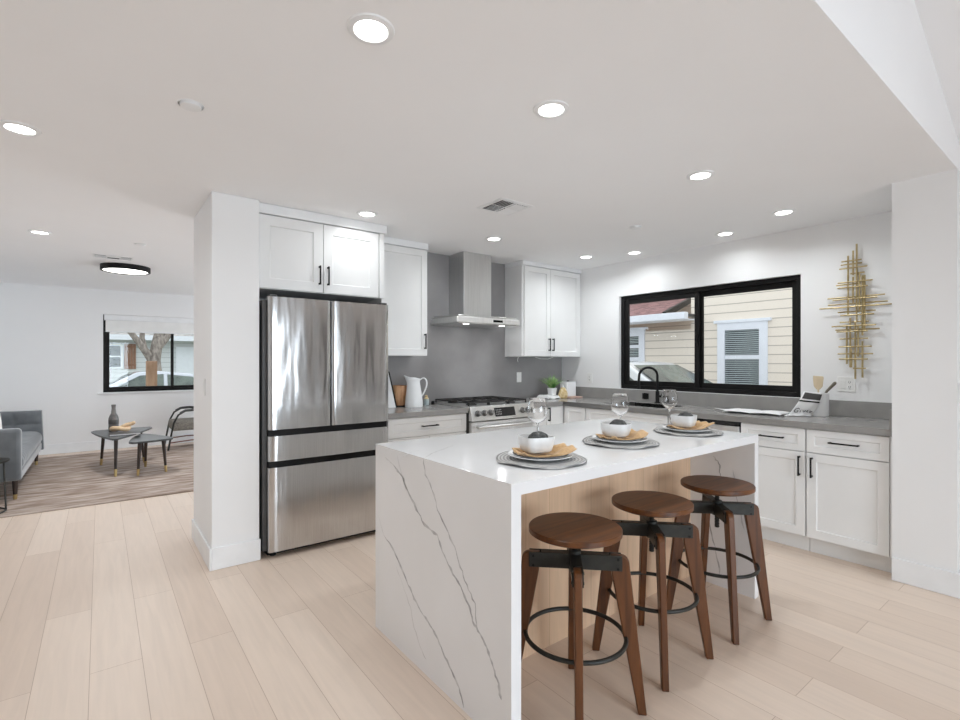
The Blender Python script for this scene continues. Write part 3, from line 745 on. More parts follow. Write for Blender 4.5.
t = thing('soap_dispenser', 'small black pump dispenser on the counter right of the faucet', 'soap dispenser', (4.475, 2.76, .92))
bm = bm_(); cyl(bm, (0, 0, 0), (0, 0, .05), .017, seg=18); obj('base', bm, 'black', t)
bm = bm_(); cyl(bm, (0, 0, .05), (0, 0, .075), .007); cyl(bm, (.005, 0, .075), (-.06, 0, .07), .007); obj('pump', bm, 'black', t)

# ------------------------------------------------------------------ island
IX0, IX1, IY0, IY1, IZ = 1.105, 2.972, 1.262, 2.303, .924
SLAB = .043
def ribbon(bm, pts, w_, off, mi, seed=0):
    rnd = random.Random(seed); n = Vector(off); prev = None
    L = []
    for i in range(len(pts) - 1):
        a, b = Vector(pts[i]), Vector(pts[i + 1])
        for k in range(4): L.append(a.lerp(b, k / 4))
    L.append(Vector(pts[-1])); nn = n.normalized()
    for i, p in enumerate(L):
        d = (L[min(i + 1, len(L) - 1)] - L[max(i - 1, 0)]).normalized(); s = d.cross(nn)
        jit = s * rnd.uniform(-.004, .004); ww = w_ * rnd.uniform(.35, 1.4)
        if i in (0, len(L) - 1): ww *= .2
        A, B = bm.verts.new(p + n + jit + s * ww), bm.verts.new(p + n + jit - s * ww)
        if prev:
            f = bm.faces.new((prev[0], A, B, prev[1])); f.material_index = mi
        prev = (A, B)
def px_plane_x(u, v, x):
    a = YAW; fw = Vector((math.cos(a), math.sin(a), 0)); rt = Vector((math.sin(a), -math.cos(a), 0))
    d = fw + rt * (u - 480) / FPX + Vector((0, 0, 1)) * (CYPX - v) / FPX
    p = d * (x / d.x); return Vector((x, p.y, p.z + CAMH))
def px_plane_z(u, v, z):
    a = YAW; fw = Vector((math.cos(a), math.sin(a), 0)); rt = Vector((math.sin(a), -math.cos(a), 0))
    d = fw + rt * (u - 480) / FPX + Vector((0, 0, 1)) * (CYPX - v) / FPX
    p = d * ((z - CAMH) / d.z); return Vector((p.x, p.y, z))
t = thing('kitchen_island', 'white veined quartz waterfall island with oak panelled seating side', 'kitchen island', ((IX0 + IX1) / 2, (IY0 + IY1) / 2, 0))
bm = bm_(); box(bm, IX0, IX1, IY0, IY1, IZ - SLAB, IZ)
for k, (pts, wd) in enumerate(((((160, 70), (178, 58), (205, 48), (232, 38)), .004), (((100, 66), (130, 55), (150, 50)), .002))):
    ribbon(bm, [px_plane_z(360 + a / 2.483, 430 + b / 2.483, IZ) for a, b in pts], wd, (0, 0, .0004), 1, k)
obj('worktop', bm, ['quartz', 'vein_soft'], t, w=True)
VE = [([(82, 85), (105, 115), (118, 150), (140, 195), (160, 235), (192, 262), (205, 300), (225, 345), (250, 390), (270, 435), (280, 475), (298, 505), (315, 540), (330, 590), (345, 630), (350, 670), (380, 712)], .0062, 1),
      ([(158, 72), (162, 110), (185, 160), (192, 200), (215, 245), (235, 290), (250, 340), (265, 385), (285, 430), (290, 490)], .0042, 1),
      ([(60, 262), (85, 300), (105, 350), (125, 395), (145, 440), (170, 478), (190, 510), (205, 550), (228, 600), (245, 640), (258, 690)], .0058, 1),
      ([(90, 340), (110, 395), (125, 440), (135, 490), (150, 540), (165, 570)], .003, 2), ([(62, 68), (82, 85)], .003, 2),
      ([(46, 210), (60, 262)], .003, 2), ([(92, 62), (100, 100), (118, 150)], .003, 2)]
bm = bm_(); box(bm, IX0, IX0 + .045, IY0, IY1, 0, IZ - SLAB)
for k, (pts, wd, mi) in enumerate(VE):
    P = [px_plane_x(360 + a / 2.483, 430 + b / 2.483, IX0) for a, b in pts]
    P = [p for p in P if IY0 + .004 < p.y < IY1 - .004 and .004 < p.z < IZ - .003]
    ribbon(bm, P, wd, (-.0005, 0, 0), mi, 10 + k)
obj('waterfall_side', bm, ['quartz', 'vein', 'vein_soft'], t, w=True)
bm = bm_(); box(bm, IX1 - .045, IX1, IY0, IY1, 0, IZ - SLAB)
xi = IX1 - .045
for k, pts in enumerate(([(713, 456), (719, 463), (720, 472), (722, 480)], [(706, 505), (711, 530), (716, 552), (720, 575)], [(733, 470), (737, 500), (744, 530)])):
    ribbon(bm, [px_plane_x(a, b, xi) for a, b in pts], .004, (-.0005, 0, 0), 1, 40 + k)
obj('waterfall_side', bm, ['quartz', 'vein'], t, w=True)
PY = 1.645
bm = bm_(); box(bm, IX0 + .045, IX1 - .045, PY, PY + .018, 0.0, IZ - SLAB); obj('oak_back_panel', bm, 'oak_panel', t, w=True)
bm = bm_(); box(bm, IX0 + .045, IX1 - .045, PY + .018, IY1 - .03, TK, IZ - SLAB); box(bm, IX0 + .045, IX1 - .045, PY + .018, IY1 - .09, 0, TK); obj('cabinet_body', bm, 'cabinet', t, w=True)
for k in range(4):
    ww = (IX1 - IX0 - .09 - .01) / 4
    o = (IX0 + .05 + ww * (k + 1) - .002, IY1 - .03, .12); dd = door('door', t, o, (-1, 0, 0), (0, 1, 0), ww - .004, .75, (.03 if k % 2 else ww - .034, .64), Z_)

# ------------------------------------------------------------------ bar stools
def make_stool():
    t = thing('bar_stool', '', 'stool', (0, 0, 0))
    bm = bm_(); H = .703
    lathe(bm, [(.0001, H - .032), (.152, H - .032), (.172, H - .024), (.178, H - .020), (.178, H - .003), (.175, H), (.0001, H)], cap=False, seg=72)
    obj('seat', bm, 'walnut', t, sharp=20)
    bm = bm_(); cyl(bm, (0, 0, H - .04), (0, 0, H - .03), .075, seg=28); cyl(bm, (0, 0, H - .052), (0, 0, H - .04), .03, seg=20)
    obj('seat_plate', bm, 'black_metal', t)
    bm = bm_(); pr = []
    z = .47
    while z < H - .05: pr += [(.0095, z), (.0125, z + .004)]; z += .008
    lathe(bm, [(.0001, .468)] + pr + [(.0125, H - .05)], cap=False, seg=16); obj('screw_post', bm, 'black_metal', t)
    bm = bm_(); cyl(bm, (0, 0, .535), (0, 0, .612), .024, seg=20); obj('hub', bm, 'black_metal', t, .002)
    for k in range(4):
        a = PI / 4 + k * PI / 2; d = Vector((math.cos(a), math.sin(a), 0)); s = Vector((-math.sin(a), math.cos(a), 0))
        prof = [(.135, .600)] + [(.176 + .028 * math.sin(b), .572 + .028 * math.cos(b)) for b in [PI / 2 * q / 5 for q in range(6)]] + [(.268, 0), (.236, 0), (.138, .53)]
        bm = bm_(); prism(bm, [d * r - s * .014 + Vector((0, 0, z)) for r, z in prof], s * .028)
        lg = obj('leg', bm, 'walnut_leg', t, .004)
        bm = bm_()
        for r, z in ((.160, .588), (.160, .552)): cyl(bm, d * r + Vector((0, 0, z)) - s * .023, d * r + Vector((0, 0, z)) + s * .023, .005, seg=10)
        obj('bolt', bm, 'black', lg)
    for k in range(2):
        a = PI / 4 + k * PI / 2; d = Vector((math.cos(a), math.sin(a), 0)); s = Vector((-math.sin(a), math.cos(a), 0))
        bm = bm_(); dz = .0012 * k
        for sg in (-1, 1): axbox(bm, (0, 0, 0), d, (0, 0, 1), s, (-.176, .176), (.543 + dz, .600 + dz), (sg * .0175 - .003, sg * .0175 + .003))
        axbox(bm, (0, 0, 0), d, (0, 0, 1), s, (-.13, .13), (.596 + dz, .600 + dz), (-.0145, .0145))
        obj('crossbar', bm, 'black_metal', t, .001)
    bm = bm_(); torus(bm, (0, 0, .288), .191, .0085); obj('foot_ring', bm, 'black_metal', t)
    return t
st0 = make_stool()
for i, (x, y, rz, lab) in enumerate(((1.458, 1.292, 0, 'round walnut bar stool with black crossbars, nearest the camera at the island'),
                                     (2.006, 1.315, 0.0, 'round walnut bar stool standing in the middle of the island row'),
                                     (2.572, 1.298, 0.0, 'round walnut bar stool at the far end of the row, beside the stone panel'))):
    o = st0 if i == 0 else copy_tree(st0)
    o.location = (x, y, 0); o.rotation_euler = (0, 0, rz); tag(o, lab, 'stool', 'bar stools along the island')

# ------------------------------------------------------------------ place settings
def make_mat():
    bm = bm_(); seg = 96; R = .19
    for_r = []
    def edge(a): return R * (1 + .018 * math.sin(9 * a + .6) + .012 * math.sin(5 * a))
    def wav(a, f): return .0035 * f ** 4 * (1 + math.sin(4 * a + .5))
    rings = []
    for f in (0, .15, .3, .45, .6, .75, .88, 1.0):
        rings.append([bm.verts.new((edge(2 * PI * i / seg) * max(f, .001) * math.cos(2 * PI * i / seg), edge(2 * PI * i / seg) * max(f, .001) * math.sin(2 * PI * i / seg), .0035 + wav(2 * PI * i / seg, f))) for i in range(seg)])
    for j in range(len(rings) - 1):
        for i in range(seg): bm.faces.new((rings[j][i], rings[j][(i + 1) % seg], rings[j + 1][(i + 1) % seg], rings[j + 1][i]))
    bm.faces.new(rings[0])
    o = obj('placemat', bm, 'mat', None, solid=.005); return o
def make_plate(R, name, m, z=0):
    bm = bm_()
    lathe(bm, [(.0001, 0), (R * .55, 0), (R * .62, .003), (R * .98, .016), (R, .0185), (R * .985, .0195), (R * .63, .0075), (R * .55, .005), (.0001, .005)], cap=False, seg=72)
    return obj(name, bm, m)
def make_rimmed(R):
    t = thing('salad_plate', '', 'plate')
    bm = bm_(); lathe(bm, [(.0001, 0), (R * .55, 0), (R * .64, .003), (R * .92, .010), (R * .92, .0125), (R * .64, .006), (.0001, .005)], cap=False, seg=64); obj('well', bm, 'white_ceramic', t)
    bm = bm_(); lathe(bm, [(R * .9, .0095), (R * .98, .0125), (R, .0145), (R * .98, .0155), (R * .9, .0125)], cap=False, seg=64); obj('glazed_rim', bm, 'plate_rim', t)
    return t
def make_bowl(power, r):
    bm = bm_()
    lathe(bm, [(.0001, 0), (r * .72, 0), (r * .84, .006), (r * .95, .03), (r, .062), (r * .985, .065), (r * .95, .062), (r * .9, .03), (r * .75, .008), (.0001, .006)], cap=False, seg=64, power=power)
    return obj('bowl', bm, 'bowl')
def make_napkin(seed):
    rnd = random.Random(seed); bm = bm_(); ph = rnd.uniform(0, 6)
    def fn(u, v):
        x = -.105 + .235 * u; wid = .050 + .035 * math.sin(PI * (u * .85 + .1)) ** 1.0 + .018 * u
        y = (v - .5) * 2 * wid + .012 * math.sin(5 * u + ph)
        r = math.hypot(x - .015 + .03, y); am = min(1, max(0, (r - .06) / .04)); zp = .0075 + .0095 * min(1, max(0, (r - .07) / .04))
        z = zp + am * (.006 * (1 + math.sin(v * 13 + ph + 3 * u)) + .030 * max(0, u - .62) ** 1.3 * 2.2 * (1 - .3 * v))
        return (x, y, z)
    grid(bm, fn, 34, 20)
    bm2 = bm
    def fn2(u, v):
        x = -.115 + .12 * u; y = -.065 + .09 * v + .03 * u
        r = math.hypot(x + .015, y); am = min(1, max(0, (r - .06) / .04)); zp = .0110 + .0095 * min(1, max(0, (r - .07) / .04))
        z = zp + am * (.007 * (1 + math.sin(u * 9 + v * 6 + ph)))
        return (x, y, z)
    grid(bm2, fn2, 18, 14)
    return obj('napkin', bm2, 'napkin', None, solid=.003, sharp=80)
def make_ball(seed):
    bm = bm_(); bmesh.ops.create_icosphere(bm, subdivisions=4, radius=.042)
    rnd = random.Random(seed); K = [Vector((rnd.gauss(0, 1), rnd.gauss(0, 1), rnd.gauss(0, 1))).normalized() for _ in range(60)]
    for v in bm.verts:
        d = v.co.normalized(); b = max(d.dot(k) for k in K); v.co *= 1 + 1.6 * max(0, b - .88) - .06
        v.co.z *= .85
    return obj('decor_ball', bm, 'ball', None, sharp=60)
def make_wine_glass():
    t = thing('wine_glass', '', 'wine glass'); e = .0011
    out = [(.0001, .108), (.012, .109), (.030, .120), (.045, .138), (.051, .160), (.049, .188), (.044, .215), (.0405, .233)]
    inn = [(r - e if r > .01 else r, z + (.0022 if z < .13 else 0)) for r, z in out]
    bm = bm_(); lathe(bm, out + [(.040, .2336)] + inn[::-1], cap=False, seg=48); obj('bowl', bm, 'glass', t)
    bm = bm_(); lathe(bm, [(.0001, .0005), (.036, .0005), (.037, .002), (.030, .0035), (.010, .006), (.0045, .014), (.0036, .05), (.004, .095), (.009, .1072), (.0001, .1078)], cap=False, seg=32); obj('stem', bm, 'glass', t)
    return t
PL = [(1.480, 1.503, .0, 'nearest the camera', 'first'), (2.112, 1.57, .25, 'in the middle of the island', 'middle'), (2.742, 1.562, -.15, 'at the far end of the island', 'far')]
m0 = make_mat(); p0 = make_plate(.139, 'dinner_plate', 'white_ceramic'); s0 = make_rimmed(.118); g0 = make_wine_glass()
gl = [px_plane_z(537.5, 445, IZ), px_plane_z(620, 434.5, IZ), px_plane_z(669.5, 425.5, IZ)]
for i, (x, y, rz, where, wd) in enumerate(PL):
    first = i == 0
    z = IZ + .001
    o = m0 if first else copy_tree(m0); o.location = (x - .004, y - .006, z); o.rotation_euler[2] = i * 1.3
    tag(o, 'grey woven round placemat with wavy edge %s' % where, 'placemat', 'placemats on the island')
    z += .0068
    o = p0 if first else copy_tree(p0); o.location = (x, y, z); tag(o, 'white dinner plate resting on the grey placemat %s' % where, 'plate', 'white dinner plates on the island')
    z += .0072
    o = s0 if first else copy_tree(s0); o.location = (x, y, z); tag(o, 'smaller dark rimmed salad plate under the tan napkin %s' % where, 'plate', 'salad plates on the island')
    nk = make_napkin(3 + i); nk.location = (x, y - .005, z); nk.rotation_euler[2] = math.radians(-18) + rz; tag(nk, 'crumpled tan linen napkin beneath the bowl %s' % where, 'napkin', 'tan napkins on the island')
    z += .0215
    b = make_bowl((5, 2.6, 3.4)[i], (.066, .074, .068)[i]); b.location = (x - .015, y + .012, z); b.rotation_euler[2] = math.radians((-17, 20, 12)[i])
    tag(b, '%s stoneware bowl holding a dark ball %s' % (('white squared', 'white rounded', 'white low squared')[i], where), 'bowl', 'white bowls on the island')
    bl = make_ball(i + 2); bl.location = (x - .005, y + .006, z + .0065 + .038); tag(bl, 'dark grey textured decorative ball in the white bowl %s' % where, 'ornament', 'dark decorative balls in bowls')
    o = g0 if first else copy_tree(g0); o.location = (gl[i].x, gl[i].y, IZ); tag(o, 'clear stemmed wine glass behind the bowl %s' % where, 'wine glass', 'wine glasses on the island')

# ------------------------------------------------------------------ items on the counters
CZ = .92
t = thing('framed_board', 'white board with dark edge leaning on the splash beside the refrigerator', 'board', (2.14, 4.1, CZ), 0)
bm = bm_(); prism(bm, [(2.03, 4.04, CZ + .001), (2.14, 4.04, CZ + .001), (2.14, 4.19, CZ + .32), (2.03, 4.19, CZ + .32)], (0, .012, 0)); obj('panel', bm, 'white_ceramic', t, w=True)
bm = bm_(); prism(bm, [(2.14, 4.038, CZ + .001), (2.152, 4.038, CZ + .001), (2.152, 4.188, CZ + .325), (2.14, 4.188, CZ + .325)], (0, .016, 0)); obj('edge', bm, 'black', t, w=True)
t = thing('wooden_crock', 'warm mango wood crock on a dark base behind the white pitcher', 'crock', (2.235, 4.145, CZ))
bm = bm_(); lathe(bm, [(.0001, .012), (.060, .012), (.068, .10), (.072, .195), (.066, .195), (.058, .03), (.0001, .03)], cap=False); obj('body', bm, 'terracotta', t)
bm = bm_(); lathe(bm, [(.0001, 0.0005), (.07, 0.0005), (.07, .012), (.0001, .012)], cap=False); obj('base', bm, 'black', t)
# pitcher
t = thing('pitcher', 'tall white ceramic pitcher with a loop handle on the short counter', 'pitcher', (2.308, 4.005, CZ))
bm = bm_(); seg = 40; rings = []
for r, z in [(.0001, .001), (.080, .001), (.082, .012), (.079, .055), (.069, .135), (.059, .195), (.054, .228), (.056, .25), (.060, .272)]:
    ring = []
    for i in range(seg):
        a = 2 * PI * i / seg; f = max(0, -math.cos(a)) ** 6 * max(0, (z - .185) / .087)
        rr = r + .034 * f; ring.append(bm.verts.new((rr * math.cos(a), rr * math.sin(a), z + .022 * f - (.012 * max(0, math.cos(a)) if z > .265 else 0))))
    rings.append(ring)
for j in range(len(rings) - 1):
    for i in range(seg): bm.faces.new((rings[j][i], rings[j][(i + 1) % seg], rings[j + 1][(i + 1) % seg], rings[j + 1][i]))
pb = obj('body', bm, 'white_ceramic', t, solid=.004); pb.rotation_euler[2] = math.radians(-37)
bm = bm_(); d = Vector((math.cos(math.radians(-37)), math.sin(math.radians(-37)), 0))
tube(bm, [d * r + Vector((0, 0, z)) for r, z in ((.05, .245), (.078, .27), (.104, .268), (.12, .24), (.121, .205), (.11, .165), (.09, .125), (.07, .095))], .0075, 10); obj('handle', bm, 'white_ceramic', t, sub=1)
t = thing('spice_jar', 'small glass jar with a pale lid behind the pitcher handle', 'jar', (2.50, 4.10, CZ))
bm = bm_(); lathe(bm, [(.0001, .001), (.024, .001), (.026, .05), (.02, .06), (.0001, .06)], cap=False); obj('jar', bm, 'slat', t)
bm = bm_(); lathe(bm, [(.0001, .06), (.024, .06), (.024, .066), (.012, .075), (.014, .092), (.0001, .098)], cap=False); obj('lid', bm, 'gold_pear', t)
bm = bm_(); lathe(bm, [(.0001, .001), (.017, .001), (.017, .026), (.012, .036), (.0001, .036)], (2.575, 4.1, CZ), cap=False); tag(obj('salt_cellar', bm, 'black'), 'tiny black pot between the pitcher and the range', 'pot')

# corner group
t = thing('folded_towel', 'folded white cloth lying under the potted plant in the counter corner', 'towel', (4.05, 3.95, CZ))
bm = bm_()
def fn(u, v):
    x = 4.05 + (u - .5) * .20; y = 3.99 + (v - .5) * .20
    e = min(u, 1 - u, v, 1 - v); return (x + .012 * math.sin(7 * v), y + .01 * math.sin(6 * u), CZ + .004 + .03 * min(1, e * 9) + .004 * math.sin(11 * u + 5 * v))
grid(bm, fn, 24, 24); obj('cloth', bm, 'paper', t, solid=.004, w=True, sharp=80)
t = thing('potted_plant', 'spiky green grass plant in a square white pot in the counter corner', 'plant', (4.10, 3.975, CZ + .036))
bm = bm_(); lathe(bm, [(.0001, 0.002), (.036, 0.002), (.044, .083), (.039, .083), (.036, .07), (.0001, .07)], cap=False, power=6, seg=48); obj('pot', bm, 'white_ceramic', t)
bm = bm_(); lathe(bm, [(.0001, .071), (.036, .071), (.0001, .0715)], cap=False); obj('soil', bm, 'soil', t)
bm = bm_(); rnd = random.Random(5)
for k in range(190):
    a = rnd.uniform(0, 2 * PI); L = rnd.uniform(.10, .19); lean = rnd.uniform(.1, 1.0); d = Vector((math.cos(a), math.sin(a), 0)); s = Vector((-math.sin(a), math.cos(a), 0)); b0 = d * rnd.uniform(0, .025) + Vector((0, 0, .07))
    pr = None
    for q in range(5):
        f = q / 4; p = b0 + d * (L * lean * f ** 1.3) + Vector((0, 0, L * (f - .45 * lean * f * f))); ww = .0052 * (1 - f * .95)
        A, B = bm.verts.new(p + s * ww), bm.verts.new(p - s * ww)
        if pr: bm.faces.new((pr[0], A, B, pr[1]))
        pr = (A, B)
obj('leaves', bm, 'leaf', t, sharp=90, solid=.0006)
t = thing('serving_board', 'pinkish wooden board lying under the white canister in the corner', 'board', (4.34, 3.93, CZ))
bm = bm_(); prism(bm, [(4.335 + a, 3.935 + b, CZ + .0005) for a, b in rrect(.22, .26, .03)], (0, 0, .016)); obj('board', bm, 'pink_board', t, .003, w=True)
t = thing('canister', 'white rectangular canister standing behind the tan jar in the corner', 'canister', (4.36, 3.97, CZ + .017))
bm = bm_(); prism(bm, [(a, b, 0) for a, b in rrect(.16, .13, .025)], (0, 0, .155)); obj('body', bm, 'white_ceramic', t, .003)
bm = bm_(); prism(bm, [(a, b, .155) for a, b in rrect(.164, .134, .026)], (0, 0, .012)); obj('lid', bm, 'white_ceramic', t, .003)
bm = bm_(); torus(bm, (0, 0, .178), .012, .003, 20, 8); cyl(bm, (0, 0, .167), (0, 0, .176), .004); obj('knob', bm, 'black_metal', t)
t = thing('tan_jar', 'tan speckled pear shaped jar beside the potted plant', 'jar', (4.195, 3.895, CZ))
bm = bm_(); lathe(bm, [(.0001, .001), (.044, .001), (.052, .02), (.053, .055), (.043, .085), (.028, .115), (.017, .125), (.0001, .126)], cap=False); obj('body', bm, 'gold_pear', t)
bm = bm_(); lathe(bm, [(.0001, .126), (.009, .126), (.008, .145), (.004, .155), (.0001, .157)], cap=False); obj('stopper', bm, 'white_ceramic', t)
# papers
for k, (x, y, rz, ww, hh, lab) in enumerate(((4.235, 1.815, .12, .30, .42, 'open white magazine lying on the window counter left of the utensil crock'), (4.30, 2.02, -.55, .21, .22, 'loose white sheet tucked under the magazine on the window counter'))):
    bm = bm_()
    def fn(u, v): return ((u - .5) * ww, (v - .5) * hh, .002 + (.007 * abs(math.sin(PI * (v * 2))) ** .7 * (1 if k == 0 else .25)) + .003 * math.sin(6 * u + 2 * k) + .003)
    grid(bm, fn, 12, 30); o = obj('magazine' if k == 0 else 'paper_sheet', bm, 'paper', None, solid=.003, sharp=80); o.location = (x, y, CZ + (.006 if k == 0 else .0005)); o.rotation_euler[2] = rz
    tag(o, lab, 'paper')
# utensil crock
t = thing('utensil_crock', 'white ceramic utensil crock at the right of the window counter', 'crock', (4.405, 1.42, CZ))
bm = bm_(); lathe(bm, [(.0001, .001), (.056, .001), (.058, .01), (.058, .178), (.054, .181), (.051, .178), (.051, .012), (.0001, .012)], cap=False); obj('body', bm, 'white_ceramic', t)
t = thing('spatula', 'pale wooden spatula standing in the white crock', 'utensil', (4.405, 1.42, CZ + .014))
bm = bm_(); tube(bm, [(0, .0, 0), (.0, .008, .1), (.0, .012, .20)], .006); obj('handle', bm, 'spatula', t)
bm = bm_(); prism(bm, [(-.003, .012 + a, b + .03) for a, b in ((-.012, .16), (-.03, .185), (-.036, .25), (-.034, .262), (.034, .266), (.036, .25), (.03, .185), (.012, .16))], (.006, 0, 0)); obj('blade', bm, 'spatula', t, .002)
t = thing('wooden_spoon', 'grey brown wooden spoon leaning out of the white crock', 'utensil', (4.405, 1.42, CZ + .014))
bm = bm_(); tube(bm, [(0, .035, 0), (0, -.01, .1), (0, -.045, .18), (0, -.095, .24), (0, -.104, .25)], [.005, .006, .009, .012, .008]); obj('handle', bm, 'walnut_spoon', t)
# tea towel draped over the crock
t = thing('tea_towel', 'white tea towel with dark stripes and dark lettering draped from the crock', 'towel', (4.36, 1.50, CZ))
T1, T2, B1, B2 = Vector((4.293, 1.492, 1.108)), Vector((4.339, 1.378, 1.104)), Vector((4.184, 1.563, CZ + .006)), Vector((4.320, 1.440, CZ + .006))
tn = Vector((-.61, -.79, .1)).normalized()
def tw(u, v, off=0.0):
    p = T1.lerp(T2, v).lerp(B1.lerp(B2, v), u)
    return p + tn * (off + .012 * math.sin(PI * u) + .003 * math.sin(9 * v + 3 * u))
bm = bm_(); grid(bm, lambda u, v: tw(u, v), 24, 14)
def fl(u, v):
    return B1.lerp(B2, v) + Vector((-.9, .1, 0)) * (.055 * u) + Vector((0, 0, .010 * abs(math.sin(7 * v + u * 3)) * (1 - .6 * u)))
grid(bm, fl, 8, 14); obj('cloth', bm, 'paper', t, solid=.003, w=True, sharp=80)
bm = bm_(); grid(bm, lambda u, v: tw(.02 + .26 * u + .06 * v, .06 + .9 * v, .0028), 8, 10); obj('stripe', bm, 'dark', t, w=True, sharp=80)
bm = bm_(); grid(bm, lambda u, v: tw(.34 + .06 * u + .06 * v, .0 + v, .0028), 3, 10); obj('stripe', bm, 'black', t, w=True, sharp=80)
bm = bm_()
def stroke(P): tube(bm, [tw(u, v, .004) for u, v in P], .0022, 6)
stroke([(.73, .30), (.69, .20), (.72, .10), (.80, .10), (.86, .18), (.85, .28), (.79, .27), (.79, .22)])
stroke([(.78, .36), (.86, .38)]); stroke([(.73, .38), (.74, .385)])
stroke([(.78, .45), (.85, .50), (.78, .56)]); stroke([(.82, .60), (.80, .67), (.77, .64), (.82, .61), (.86, .68)]); stroke([(.79, .76), (.87, .76), (.81, .86)])
obj('lettering', bm, 'black', t, w=True)

# outlets and switches
def plate(name, label, cat, c, u, n, ww, hh, kind):
    c, u, n = Vector(c), Vector(u), Vector(n); t = thing(name, label, cat, c)
    bm = bm_(); axbox(bm, c, u, Z_, n, (-ww / 2, ww / 2), (-hh / 2, hh / 2), (0.0005, .006)); obj('cover_plate', bm, 'black' if kind == 'black' else 'outlet', t, .002, w=True)
    k = 2 if ww > .1 else 1
    for q in range(k):
        cx = (q - (k - 1) / 2) * .046
        bm = bm_(); axbox(bm, c, u, Z_, n, (cx - .0165, cx + .0165), (-.033, .033), (.006, .0085)); r = obj('rocker' if kind == 'switch' else 'socket', bm, 'black_gloss' if kind == 'black' else 'outlet', t, .001, w=True)
        if kind == 'outlet' and not (k == 2 and q == 0):
            bm = bm_()
            for zz in (-.018, .018):
                for xx in (-.006, .006): axbox(bm, c, u, Z_, n, (cx + xx - .0015, cx + xx + .0015), (zz - .005, zz + .005), (.0085, .0089))
                axbox(bm, c, u, Z_, n, (cx - .002, cx + .002), (zz - .013, zz - .010), (.0085, .0089))
            obj('slots', bm, 'dark', r, w=True)
plate('wall_outlet', 'white double gang outlet plate on the wall under the gold art', 'outlet', (XW, 1.292, 1.165), UY, NX, .116, .115, 'outlet')
plate('wall_outlet', 'white outlet on the wall between the corner cabinet and the kitchen window', 'outlet', (XW, 3.803, 1.148), UY, NX, .07, .115, 'outlet')
plate('wall_outlet', 'white outlet on the grey slab right of the range', 'outlet', (3.82, YR - .02, 1.160), PX, NY, .07, .115, 'switch')
plate('wall_outlet', 'black outlet on the low dark splash strip behind the sink', 'outlet', (XW - .02, 3.045, .978), UY, NX, .075, .06, 'black')
plate('light_switch', 'white light switch on the narrow left face of the wall stub', 'switch', (.566, 3.82, 1.165), UY, NX, .07, .115, 'switch')
plate('light_switch', 'white light switch on the pillar return at the right edge of the photo', 'switch', (3.915, HY, 1.16), PX, NY, .07, .115, 'switch')
bm = bm_(); tube(bm, [(3.75, 4.16, 1.392), (3.72, 4.14, 1.37), (3.70, 4.12, 1.345), (3.69, 4.1, 1.338)], .004); tube(bm, [(4.0, 4.15, 1.392), (4.08, 4.14, 1.372), (4.2, 4.14, 1.37), (4.3, 4.15, 1.392)], .004)
tag(obj('light_cable', bm, 'outlet'), 'loose white cable hanging below the corner upper cabinet', 'cable')

# ------------------------------------------------------------------ gold wall art
t = thing('wall_art', 'gold rod wall sculpture of crossing vertical and horizontal bars', 'wall art', (4.525, 1.23, 1.7))
def art(u, v): return px_plane_x(810 + u / 5.144, 240 + v / 5.143, 4.515)
VR = [(196, 82, 390), (222, 55, 180), (240, 20, 425), (255, 175, 365), (270, 182, 490), (281, 180, 470), (189, 440, 638), (207, 400, 655), (233, 420, 715), (270, 520, 708), (222, 190, 330), (247, 440, 600), (212, 560, 655)]
HR = [(165, 268, 107), (156, 264, 122), (154, 252, 146), (190, 292, 138), (146, 325, 214), (132, 250, 228), (145, 300, 242), (88, 383, 290), (120, 350, 302), (90, 398, 324), (52, 428, 342), (140, 335, 366), (160, 332, 384), (150, 300, 420), (115, 342, 441), (128, 356, 459), (140, 300, 470), (150, 296, 507), (150, 320, 548), (140, 322, 585), (152, 300, 612), (205, 278, 168), (225, 290, 660)]
for k, (u, v0, v1) in enumerate(VR):
    a, b = art(u, v0), art(u, v1); a.y = b.y = (a.y + b.y) / 2
    bm = bm_(); cyl(bm, a, b, .0065, seg=8); obj('rod', bm, 'gold', t, w=True)
for k, (u0, u1, v) in enumerate(HR):
    um = (u0 + u1) / 2; m_ = art(um, v); a, b = art(u0, v), art(u1, v); x = 4.515 + (.013 if k % 2 else -.013)
    bm = bm_(); cyl(bm, (x, a.y, m_.z), (x, b.y, m_.z), .0055, seg=8); obj('rod', bm, 'gold', t, w=True)
for y, z in ((1.21, 2.0), (1.25, 1.45)):
    bm = bm_(); cyl(bm, (4.515, y, z), (XW, y, z), .006); obj('wall_mount', bm, 'gold', t, w=True)

# ------------------------------------------------------------------ living room
bm = bm_(); box(bm, -1.5, 2.9, 5.845, 9.12, 0.0005, .012)
tag(obj('area_rug', bm, 'rug', None, .004), 'mottled brown grey area rug under the sofa and nesting tables', 'rug')
